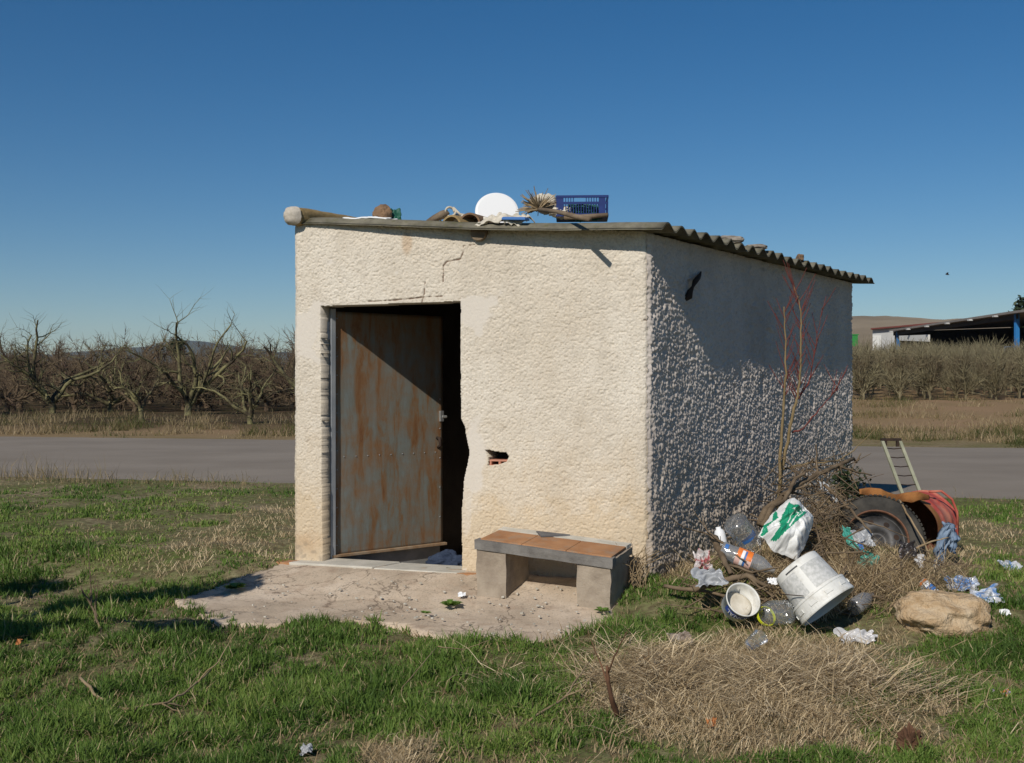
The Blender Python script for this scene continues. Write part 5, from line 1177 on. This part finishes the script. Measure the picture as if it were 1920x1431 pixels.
# the torn, bent lip that stands up over the tyre
n = 40; V = np.zeros((n, 3, 3))
lipx = np.linspace(0, 1, n); pxs = np.interp(lipx, [0, .2, .4, .5, .62, .8, 1], [1612, 1640, 1662, 1680, 1700, 1722, 1742]); pys = np.interp(lipx, [0, .12, .3, .5, .62, .8, 1], [918, 915, 917, 928, 924, 922, 929]); hts = np.interp(lipx, [0, .1, .4, .5, .7, 1], [8, 14, 11, 12, 20, 8])
for i in range(n):
    for j in range(3):
        V[i, j] = P(pxs[i], pys[i]+hts[i]*j/2, 8.74+0.03*math.sin(i*0.35)+(0.018 if j == 1 else 0)+0.1*lipx[i])
o = grid_mesh('bent_lip', V, n, 3, M['rust'], drum); md = o.modifiers.new('solid', 'SOLIDIFY'); md.thickness = 0.012; md.offset = 0
mb = MB(); hp = [P(px, py, 9.05) for px, py in ((1742, 922), (1765, 921), (1785, 936), (1795, 960), (1796, 985))]; mb.tube(hp, 0.010, 6); mb.build('hoop', M['drum_red'], drum, smooth=True)
# ladder section
lad = thing('ladder', 'narrow pale green metal ladder section standing behind the drum', 'ladder', tuple(P(1712, 960, 9.9)))
La, Lb = P(1654, 826, 10.1), P(1687, 826, 10.1); Lc, Ld = P(1716, 990, 9.75), P(1751, 990, 9.75)
for a_, b_ in ((La, Lc), (Lb, Ld)):
    mb = MB(); dr_ = (b_-a_); dn_ = dr_.normalized(); ex = Vector((1, 0, 0)); ex = (ex-dn_*ex.dot(dn_)).normalized(); ey = dn_.cross(ex); mb.box((a_+b_)/2, ex*0.0135, ey*0.012, dr_/2); mb.build('rail', M['ladder'], lad, bevel=0.002)
for k in range(8):
    f_ = 0.09+k*0.105; a_ = La.lerp(Lc, f_); b_ = Lb.lerp(Ld, f_); mb = MB(); mb.tube([a_, a_.lerp(b_, 0.5)+Vector((0, 0, -0.008)), b_], 0.005, 5); mb.build('rung', M['dark_iron'], lad)
mb = MB(); mb.box((La+Lb)/2+zv*0.008, (Lb-La)/2+Vector((0.012, 0, 0)), (0, 0.015, 0), (0, 0, 0.012)); mb.box(La+Vector((0.03, 0, -0.02)), (0.012, 0, 0), (0, 0.012, 0), (0, 0, 0.025)); mb.box(Lb+Vector((-0.02, 0, -0.025)), (0.012, 0, 0), (0, 0.012, 0), (0, 0, 0.03)); mb.build('top_bar', M['dark_iron'], lad)
# denim rag hanging at the drum mouth
mb = MB(); Yj = 8.15
def leg_strip(pts, wds, seed):
    n1_, n2_ = len(pts)*4, 9; V = np.zeros((n1_, n2_, 3)); tt_ = np.linspace(0, len(pts)-1, n1_)
    for i in range(n1_):
        px = np.interp(tt_[i], range(len(pts)), [p[0] for p in pts]); py = np.interp(tt_[i], range(len(pts)), [p[1] for p in pts]); wd = np.interp(tt_[i], range(len(pts)), wds)
        for j in range(n2_):
            q = j/(n2_-1)*2-1; V[i, j] = P(px+q*wd, py+q*wd*0.1, Yj-0.07*(1-q*q)+0.03*math.sin(q*7+i*0.5)+0.03*float(vnoise(i*0.4, j*0.6, 0, seed)))
    return V
jeans = thing('denim_trousers', 'faded blue denim trousers draped by the mouth of the drum', 'trousers', tuple(P(1765, 1060, Yj)))
V = leg_strip([(1782, 984), (1772, 1000), (1765, 1025), (1764, 1048), (1752, 1068)], [10, 14, 11, 9, 10], 3); o = grid_mesh('leg', V, V.shape[0], V.shape[1], M['denim'], jeans); md = o.modifiers.new('solid', 'SOLIDIFY'); md.thickness = 0.03
V = leg_strip([(1783, 984), (1787, 1000), (1788, 1022), (1784, 1036)], [5, 6, 5, 4], 6); o = grid_mesh('leg', V, V.shape[0], V.shape[1], M['denim'], jeans); md = o.modifiers.new('solid', 'SOLIDIFY'); md.thickness = 0.03
# scraps of film and paper
def scrap(name, label, cat, px, py, Y, wpx, hpx, amp, seed, mat, tilt=0.6, n=16, scale=2.5, jag=0.2, rot=0.0, solid=0):
    n = n+8; wpx *= 0.86; hpx *= 0.72; amp *= 0.9; scale *= 0.45; jag *= 1.2
    c_ = P(px, py, Y) if Y else hz(px, py, 0.02+hpx*0.5*6.9/F*math.sin(tilt)); Yq = c_.y; e1 = Vector((wpx/2*Yq/F, 0, 0)); e2 = Vector((0, math.cos(tilt)*hpx/2*Yq/F/max(0.35, math.sin(tilt)), hpx/2*Yq/F))
    Rm = Matrix.Rotation(rot, 3, 'Y'); e1 = Rm @ e1; e2 = Rm @ e2
    o = crumple(name, c_, e1, e2, amp, seed, mat, n, scale=scale, jag=jag, solid=solid); return tag(o, label, cat)
scrap('film_scrap', 'grey and white plastic film bunched below the wheel rim', 'plastic film', 1613, 1013, 8.05, 46, 40, 0.035, 1, M['grey_film'], 0.9, 18)
scrap('film_scrap', 'small bright blue plastic scrap beside the grey film', 'plastic film', 1612, 1028, 7.98, 15, 14, 0.02, 2, M['blue_print'], 0.9)
scrap('teal_bag', 'torn teal green plastic bag below the wheel', 'bag', 1630, 1050, 7.8, 40, 30, 0.035, 3, M['teal'], 0.8, 18, 3.0, 0.3, 0.4)
scrap('teal_scrap', 'long ragged strip of teal plastic left of the wheel rim', 'plastic film', 1594, 1012, 8.0, 16, 56, 0.03, 4, M['teal'], 1.0, 18, 3, 0.35, -0.35)
scrap('teal_scrap', 'teal plastic shred at the foot of the torn bag', 'plastic film', 1618, 1062, 7.75, 22, 18, 0.03, 18, M['teal'], 0.8, 14, 3, 0.3)
scrap('black_bag', 'crumpled black and white plastic bag below the drum mouth', 'bag', 1702, 1036, 7.95, 48, 44, 0.06, 5, M['black_film'], 0.8, 20, 3.5, 0.25, 0.4)
scrap('pale_wrapper', 'pale pinkish wrapper right of the black bag', 'wrapper', 1722, 1052, 7.85, 22, 26, 0.03, 6, M['white_film'], 0.8, 14, 3, 0.2, 0.6)
scrap('film_scrap', 'light film strip trailing between sack and wheel', 'plastic film', 1556, 925, 8.6, 14, 60, 0.03, 7, M['grey_film'], 1.1, 16, 3, 0.3, -0.6)
scrap('white_bag', 'torn white bag lying on the grass edge in front of the bucket', 'bag', 1606, 1206, None, 80, 24, 0.03, 8, M['white_film'], 0.45, 22, 3.0, 0.2)
scrap('teal_scrap', 'tiny teal scrap beside the torn white bag', 'plastic film', 1577, 1198, None, 16, 16, 0.015, 9, M['teal'], 0.7)
scrap('clear_wrap', 'dull clear film crumpled at the left foot of the rubbish', 'plastic film', 1330, 1085, 7.1, 64, 36, 0.04, 10, M['grey_film'], 0.7, 18, 3, 0.25)
scrap('snack_wrapper', 'red and white snack wrapper at the wall side of the rubbish', 'wrapper', 1316, 1053, 7.5, 36, 44, 0.04, 11, M['snack'], 0.8, 16, 3, 0.25)
scrap('white_scrap', 'white scrap between the orange labelled bottle and the bucket', 'paper', 1448, 1091, 7.0, 20, 14, 0.015, 12, M['white_clean'], 0.7)
scrap('printed_wrapper', 'blue and white printed wrapper furthest out on the right grass', 'wrapper', 1893, 1072, None, 44, 22, 0.03, 13, M['wrapper'], 0.6, 18, 3)
scrap('printed_wrapper', 'long blue and white printed wrapper behind the boulder', 'wrapper', 1806, 1106, None, 66, 26, 0.03, 14, M['wrapper'], 0.6, 18, 3)
scrap('printed_wrapper', 'blue and white printed wrapper hard against the right side of the boulder', 'wrapper', 1850, 1132, None, 56, 34, 0.04, 15, M['wrapper'], 0.6, 18, 3)
scrap('white_scrap', 'small white paper scrap right of the boulder', 'paper', 1884, 1157, None, 20, 11, 0.012, 16, M['white_clean'], 0.6)
scrap('mauve_wrapper', 'mauve and orange sweet wrapper on the grass near the right edge', 'wrapper', 1877, 1309, None, 36, 8, 0.012, 17, M['purple'], 0.35)
scrap('grey_wrapper', 'brownish film half sunk in the left end of the straw heap', 'plastic film', 1275, 1207, None, 50, 16, 0.025, 19, M['brown_film'], 0.5, 18, 3)
scrap('foil_scrap', 'whitish crumpled foil at the lower left edge of the grass', 'foil', 575, 1422, None, 26, 16, 0.025, 20, M['grey_film'], 0.6, 16, 3)
scrap('paper_scrap', 'tiny white paper beside the weed on the slab', 'paper', 866, 1122, None, 16, 9, 0.01, 21, M['white_clean'], 0.6, 10)
scrap('dead_leaf', 'orange dead leaf lying on the straw', 'leaf', 1334, 1370, None, 20, 14, 0.02, 22, M['leaf_orange'], 0.7, 10)
scrap('dead_leaf', 'yellowish dead leaf on the dark grass at the far left', 'leaf', 36, 1213, None, 11, 11, 0.012, 23, M['leaf_orange'], 0.7, 8)
# striped can
b7 = hz(1738, 1112, 0.04); axc = axv(-0.25, 0.1, 0.75) if False else axv(0.72, -0.15, -0.25); cn = thing('drink_can', 'white blue and orange striped can on its side behind the boulder', 'can', tuple(b7))
mb = MB(); p0 = b7-axc*0.01; mb.lathe([(0, 0.0), (0.033, 0.0), (0.037, 0.006), (0.037, 0.125), (0.031, 0.132), (0, 0.132)], p0+Vector((-0.03, 0, 0.03)), axv(0.55, -0.45, -0.55), 28); mb.build('body', M['white_clean'], cn, smooth=True)
pb_ = p0+Vector((-0.03, 0, 0.03)); ab_ = axv(0.55, -0.45, -0.55)
wrap_patch('stripe', pb_, ab_, 0.037, 0.037, 0.055, 0.098, 0, 6.2832, M['blue_print'], cn, 28); wrap_patch('stripe', pb_, ab_, 0.037, 0.037, 0.006, 0.022, 0, 6.2832, M['orange'], cn, 28)
# boulder
g = hz(1782, 1185); o = lump('boulder', g+Vector((0.0, 0.10, 0.085)), (0.275, 0.185, 0.135), 0.34, 79, M['rock'], n=44, scale=1.5, power=0.92); rough(o, 0.012, 12); rough(o, 0.006, 34); tag(o, 'large tan limestone boulder lying in the grass on the right', 'boulder')
# jacket inside the doorway
jc = P(842, 1060, 8.98); o = lump('jacket', (jc.x, jc.y, -0.10), (0.19, 0.14, 0.125), 0.5, 52, M['cloth_blue'], n=40, scale=2.6); rough(o, 0.02, 16); tag(o, 'dark blue jacket heaped on the floor inside the doorway', 'jacket')

# ================================================================== STICKS, BRUSH, SAPLING, WEEDS
def stick(name, label, pts, r, mat, cat='branch', n=7, taper=0.5, wig=0.0):
    pp = []
    for i in range(len(pts)-1):
        a_, b_ = Vector(pts[i]), Vector(pts[i+1])
        for k in range(4): pp.append(a_.lerp(b_, k/4)+Vector([random.uniform(-wig, wig) for _ in range(3)]))
    pp.append(Vector(pts[-1])); mb = MB(); m_ = len(pp); mb.tube(pp, [r*(1-taper*i/(m_-1))*random.uniform(0.9, 1.1) for i in range(m_)], n)
    return mb, pp
random.seed(12)
def branch_thing(label, main, r, twigs, mat=None, name='dead_branch', cat='branch', wig=0.006):
    t = thing(name, label, cat, tuple(main[0])); mat = mat or M['branch']
    mb, pp = stick('', '', main, r, mat, wig=wig); mb.build('stem', mat, t, smooth=True)
    for k in range(twigs):
        i = random.randrange(len(pp)//3, len(pp)); d = (pp[min(i+1, len(pp)-1)]-pp[max(i-1, 0)]).normalized(); d = rdir(d, random.uniform(0.4, 1.0)); L_ = random.uniform(0.12, 0.4)
        q = pp[i]; mb, _ = stick('', '', [q, q+d*L_*0.5, q+d*L_+Vector((0, 0, random.uniform(-.05, .08)))], r*0.3+0.002, mat, n=4, taper=0.6, wig=wig); mb.build('twig', mat, t, smooth=True)
    return t
branch_thing('thick dead branch rising from the rubbish against the side wall', [P(1425, 985, 8.2), P(1436, 955, 8.3), P(1462, 938, 8.35), P(1500, 905, 8.5), P(1545, 885, 8.7), P(1600, 860, 9.0)], 0.03, 5)
branch_thing('forked dead branch behind the fertiliser sack', [P(1430, 985, 8.0), P(1450, 948, 8.1), P(1470, 940, 8.2), P(1490, 900, 8.4), P(1510, 885, 8.5)], 0.022, 3)
branch_thing('dead branch crossing in front of the tyre', [P(1545, 910, 8.5), P(1590, 950, 8.25), P(1612, 975, 8.1), P(1634, 1000, 8.0)], 0.013, 1)
branch_thing('long thin cane leaning over the drum mouth', [P(1686, 938, 8.6), P(1700, 962, 8.4), P(1730, 1010, 8.2), P(1746, 1050, 8.05)], 0.009, 0, M['dry_stick'], 'cane', 'cane', 0.003)
branch_thing('short cane lying across the black bag', [P(1718, 1028, 7.95), P(1745, 1016, 7.97), P(1778, 1008, 8.0)], 0.008, 0, M['dry_stick'], 'cane', 'cane', 0.002)
branch_thing('brown branch lying left of the white tub', [P(1245, 1100, 7.35), P(1310, 1108, 7.2), P(1370, 1118, 7.05), P(1420, 1110, 7.1)], 0.014, 5)
branch_thing('grey log end lying across the rubbish above the white tub', [P(1340, 1010, 7.6), P(1352, 1040, 7.4), P(1370, 1075, 7.2)], 0.03, 2)
branch_thing('thick weathered branch under the orange labelled bottle', [P(1300, 1105, 7.1), P(1350, 1090, 7.12), P(1400, 1080, 7.15), P(1440, 1100, 7.1)], 0.026, 4)
branch_thing('dark forked twig poking out towards the bench', [P(1395, 1040, 7.4), P(1340, 1010, 7.5), P(1318, 998, 7.55)], 0.012, 3)
branch_thing('grey branch lying right of the large bucket', [P(1590, 1108, 7.25), P(1625, 1122, 7.15), P(1665, 1118, 7.2)], 0.016, 2)
branch_thing('thin curved branch lying in the lush grass at the lower left', [hz(150, 1298, 0.07), hz(185, 1330, 0.05), hz(230, 1345, 0.04), hz(300, 1342, 0.05), hz(345, 1325, 0.06), hz(395, 1290, 0.09)], 0.008, 5, M['dry_stick'])
branch_thing('reddish bare shoots standing in the grass at the left', [hz(190, 1190), P(178, 1150, 6.95), P(150, 1098, 6.95)], 0.009, 4, M['branch'], 'dead_shoots', 'shoots')
branch_thing('pulled up root with a curved shoot left of the straw heap', [hz(1158, 1345, 0.0), P(1146, 1310, 5.05), P(1141, 1280, 5.05), P(1138, 1248, 5.05)], 0.014, 2, M['brown_stub'], 'pulled_root', 'root', 0.003)
branch_thing('long bent straw coloured stem lying in the grass left of the root', [hz(985, 1368, 0.03), hz(1060, 1332, 0.06), hz(1090, 1300, 0.10), hz(1105, 1285, 0.12)], 0.006, 4, M['dry_stick'], 'dry_stalk', 'stalk', 0.004)
branch_thing('slender dry stem leaning in the grass in front of the slab', [hz(748, 1330, 0.0), hz(755, 1300, 0.03), hz(820, 1255, 0.12)], 0.004, 1, M['dry_stick'], 'dry_stalk', 'stalk', 0.003)
o = lump('dead_stump', hz(1706, 1420, 0.05), (0.045, 0.04, 0.07), 0.7, 91, M['brown_stub'], scale=4, smooth=False); tag(o, 'dark brown rotted stump at the bottom edge of the grass', 'stump')
# tangle of thin brushwood through the heap
mb = MB(); random.seed(33)
for k in range(330):
    px = random.choice([random.uniform(1290, 1620), random.uniform(1520, 1780), random.uniform(1500, 1600)]); py = random.uniform(960, 1150) if px > 1400 else random.uniform(1020, 1140)
    if 1500 < px < 1600 and random.random() < 0.5: py = random.uniform(880, 1050)
    Yq = float(np.interp(py, [880, 960, 1150], [8.75, 8.25, 6.95]))+random.uniform(-.05, .15); c_ = P(px, py, Yq)
    d = Vector((random.gauss(0, 1), random.gauss(0, 0.5), random.gauss(0, 0.55))).normalized(); L_ = random.uniform(0.12, 0.5)
    m_ = c_+Vector((random.uniform(-.03, .03), 0, random.uniform(-.03, .05)))
    if k > 270: px = random.uniform(1440, 1610); py = random.uniform(860, 960); Yq = 9.0-0.0012*(1610-px); c_ = P(px, py, Yq); d = (d+Vector((0.3, 0.2, 0.6))).normalized(); m_ = c_.copy()
    elif 1575 < px < 1800 and py < 1045: continue
    mb.tube([c_-d*L_/2, m_, c_+d*L_/2], [random.uniform(0.003, 0.007), 0.004, 0.002], 4, cap=False)
o = mb.build('brushwood', M['branch'], smooth=True); tag(o, 'tangle of thin brushwood running through the rubbish heap', 'brushwood', kind='stuff')
n = 17000; pxr = RNG.normal(size=n)*115+1570; pyr = 1075+RNG.normal(size=n)*48
k_ = RNG.random(n) < 0.22; pxr = np.where(k_, 1545+RNG.normal(size=n)*22, pxr); pyr = np.where(k_, 985+RNG.normal(size=n)*55, pyr)
okk = ~((pxr > 1580) & (pyr < 1045)) & (pyr > 905) & (pyr < 1175) & (pxr > 1250) & (pxr < 1830) & ((pyr > 1000) | (pxr > 1500)) & (pyr > 1020-0.0*pxr+(np.abs(pxr-1545) < 70)*-130); pxr, pyr = pxr[okk], pyr[okk]; n = len(pxr)
Yr = np.interp(pyr, [880, 960, 1050, 1175], [8.8, 8.35, 7.85, 6.85])+0.12; rx_ = (pxr-CX)/F*Yr; rz2 = CZ-(pyr-CY)/F*Yr
gz_ = hb(rx_, Yr); rz2 = np.where(k_[okk], np.maximum(gz_, rz2), gz_+0.10*RNG.random(n))
o = blades('dry_brush', np.stack([rx_, Yr, rz2], -1), 0.06+0.20*RNG.random(n)**1.5, 0.003+0.003*RNG.random(n), np.where(k_[okk], 1.6+0.9*RNG.random(n), 0.7+0.9*RNG.random(n)), 0.05+0.7*RNG.random(n), M['straw'], curl=0.15)
tag(o, 'dry stalks and dead grass matted through the rubbish heap', 'dry brush', kind='stuff')
# sapling with red tips beside the wall
sap = thing('sapling', 'bare sapling with red twigs growing beside the side wall', 'sapling', tuple(P(1462, 960, 9.0)))
YS = 9.05
def sp(px, py, dy=0.0): return P(px, py, YS+dy)
stems = [([(1462, 960), (1462, 900), (1464, 830), (1470, 760), (1474, 700), (1472, 620), (1470, 575)], 0.016), ([(1460, 960), (1466, 880), (1480, 810), (1488, 765), (1497, 745), (1500, 690), (1502, 620), (1500, 575), (1488, 535)], 0.017), ([(1486, 810), (1505, 805), (1530, 775), (1555, 745), (1572, 730)], 0.008), ([(1497, 748), (1515, 720), (1524, 680), (1530, 640), (1541, 580)], 0.006), ([(1466, 880), (1520, 868), (1570, 865), (1600, 845), (1640, 805)], 0.009)]
for j, (st, r_) in enumerate(stems):
    pts = [sp(px, py, 0.05*j-0.08) for px, py in st]; mb, pp = stick('', '', pts, r_, None, taper=0.75, wig=0.006); mb.build('stem', M['twig_green'] if j < 2 or j == 4 else M['twig_red'], sap, smooth=True)
    mb = MB()
    for i in range(len(pp)):
        if j == 4 or pp[i].z < CZ-0.15 or random.random() > (0.95): continue
        for _ in range(2 if j < 2 else 1):
            d = Vector((random.choice([-1, 1])*random.uniform(0.3, 0.8), random.uniform(-.4, .4), 1)).normalized(); L_ = random.uniform(0.07, 0.26)
            mb.tube([pp[i], pp[i]+d*L_*0.5+Vector((0, 0, 0.01)), pp[i]+d*L_+Vector((0, 0, 0.04))], [0.0035, 0.003, 0.002], 4, cap=False)
    if mb.v: tag(mb.build('red_twigs', M['twig_red'], sap, smooth=True), kind='stuff')
sb2 = thing('leafy_shrub', 'low grey green shrub at the far foot of the side wall behind the tyre', 'shrub', tuple(P(1580, 950, 9.6)))
leaf_cloud('foliage', tuple(P(1588, 910, 9.6)), (0.20, 0.15, 0.17), 600, 0.020, M['evergreen'], sb2, 5)
mb = MB(); random.seed(3)
for k in range(14):
    b_ = P(1580+random.uniform(-15, 15), 960, 9.6); mb.tube([b_, P(1585+random.uniform(-40, 50), 915, 9.6), P(1588+random.uniform(-60, 70), 885+random.uniform(-15, 25), 9.6)], [0.006, 0.004, 0.002], 4, cap=False)
mb.build('stem', M['branch'], sb2, smooth=True)
spots_ = [(360, 1108, 0.42, 0.15, 2.1), (250, 1120, 0.25, 0.12, 2.0), (450, 1095, 0.16, 0.10, 2.2), (60, 1098, 0.30, 0.13, 2.0), (30, 1188, 0.26, 0.10, 1.9), (330, 1172, 0.28, 0.10, 1.8), (130, 1140, 0.22, 0.10, 1.9)]
pts_ = []
for (px, py, rx, rz_, hh) in spots_:
    g = Vector(hz(px, py)); pts_.append((g-LIGHT*(hh/-LIGHT.z), rx, rz_))
tc_ = Vector((sum(p[0].x for p in pts_)/len(pts_)-0.5, sum(p[0].y for p in pts_)/len(pts_), -0.15))
lt = thing('leafy_tree', 'low leafy tree beyond the left edge that shades the grass', 'tree', tuple(tc_))
mb = MB()
for (p_, rx, rz_) in pts_: mb.tube([tc_, tc_+Vector((0, 0, 0.9)), tc_.lerp(p_, 0.6)+Vector((0, 0, 0.7)), p_], [0.06, 0.05, 0.025, 0.012], 6, cap=False)
mb.build('trunk', M['bark'], lt, smooth=True)
for i_, (p_, rx, rz_) in enumerate(pts_): leaf_cloud('leaf_spray', tuple(p_), (rx, 0.2, rz_), 900, 0.035, M['evergreen'], lt, 40+i_)
dw = thing('dry_weed', 'dry tan weed standing between the bench end and the hut corner', 'weed', tuple(hz(1180, 1095)))
random.seed(17)
mb = MB()
for k in range(46):
    b_ = hz(1180+random.uniform(-14, 30), 1096+random.uniform(-6, 14)); hh = random.uniform(0.12, 0.34); d_ = Vector((random.uniform(-.5, .5), random.uniform(-.5, .3), 1)).normalized()
    m_ = b_+d_*hh*0.6; mb.tube([b_, m_, m_+Vector((d_.x*1.4, d_.y, 0.25)).normalized()*hh*0.5], [0.0035, 0.003, 0.0015], 4, cap=False)
mb.build('stems', M['dry_stick'], dw, smooth=True)['kind'] = 'stuff'
# weeds on the slab
def weed(px, py, r_, n, label, seed):
    g = hz(px, py, 0.02); random.seed(seed); mb = MB(); tint = []
    for k in range(n):
        an = random.uniform(0, 6.28); L_ = r_*random.uniform(0.5, 1.1); w_ = L_*0.28; d = Vector((math.cos(an), math.sin(an), 0)); s_d = Vector((-d.y, d.x, 0)); up_ = random.uniform(0.25, 0.9)
        mb.add([g+d*0.01, g+d*L_*0.5+s_d*w_+zv*L_*0.45*up_, g+d*L_+zv*L_*0.35*up_, g+d*L_*0.5-s_d*w_+zv*L_*0.45*up_], [(0, 1, 2, 3)]); tint += [random.random()]*4
    idx = [i for f in mb.f for i in f]; o = np_mesh('weed', np.array(mb.v), idx, [4]*len(mb.f), M['leaf'], None, True, {'tint': tint}); return tag(o, label, 'weed')
weed(846, 1140, 0.085, 46, 'larger green leafy weed sprouting on the concrete slab', 3)
weed(798, 1156, 0.045, 26, 'small flat green weed on the concrete slab', 4)
weed(440, 1108, 0.09, 40, 'dark leafy weed at the left corner of the slab', 5)
weed(1130, 1152, 0.06, 26, 'leafy weed at the foot of the right bench leg', 6)
# pale grit on the slab
mb = MB(); random.seed(8)
for k in range(170):
    px, py = random.uniform(430, 1120), random.uniform(1085, 1195); g = G(px, py)
    if not inpoly(np.array(g[0]), np.array(g[1]), AP[:-2]): continue
    c_ = Vector(g)+Vector((0, 0, 0.016)); s_ = random.uniform(0.003, 0.010); rx = Matrix.Rotation(random.uniform(0, 6.28), 3, 'Z'); mb.box(c_, rx @ Vector((s_, 0, 0)), rx @ Vector((0.2*s_, s_*0.7, 0)), (0, 0, s_*0.5))
o = mb.build('pale_grit', M['plaster']); tag(o, 'pale plaster grit scattered over the concrete slab', 'grit', kind='stuff')
# a bird far off
bp = P(1776, 515, 60); bird = thing('bird', 'tiny dark bird flying in the sky above the shed', 'bird', tuple(bp))
mb = MB(); mb.tube([bp+Vector((-.09, 0, 0)), bp+Vector((-.03, 0, .01)), bp+Vector((.05, 0, 0)), bp+Vector((.12, 0, -.01))], [0.01, 0.032, 0.028, 0.008], 8); mb.build('body', M['dark_iron'], bird, smooth=True)
for sgn in (-1, 1):
    mb = MB(); mb.add([bp+Vector((-.03, 0, .01)), bp+Vector((.04, 0, .01)), bp+Vector((.03, .10*sgn, .10)), bp+Vector((.0, .19*sgn, .07)), bp+Vector((-.04, .10*sgn, .10))], [(0, 1, 2, 3, 4)]); o = mb.build('wing', M['dark_iron'], bird); md = o.modifiers.new('s', 'SOLIDIFY'); md.thickness = 0.008

# ================================================================== AIR
t = bpy.data.materials.new('haze'); t.use_nodes = True; tt2 = t.node_tree; tt2.nodes.clear()
vo = tt2.nodes.new('ShaderNodeOutputMaterial'); pv = tt2.nodes.new('ShaderNodeVolumePrincipled'); pv.inputs['Density'].default_value = 0.00008; pv.inputs['Color'].default_value = (0.82, 0.9, 1.0, 1); pv.inputs['Anisotropy'].default_value = 0.2
tt2.links.new(pv.outputs[0], vo.inputs['Volume'])
mb = MB(); mb.box((0, 0, 114), (5800, 0, 0), (0, 5800, 0), (0, 0, 124)); o = mb.build('haze', t); tag(o, 'thin pale blue haze over the far land', 'haze', kind='stuff')
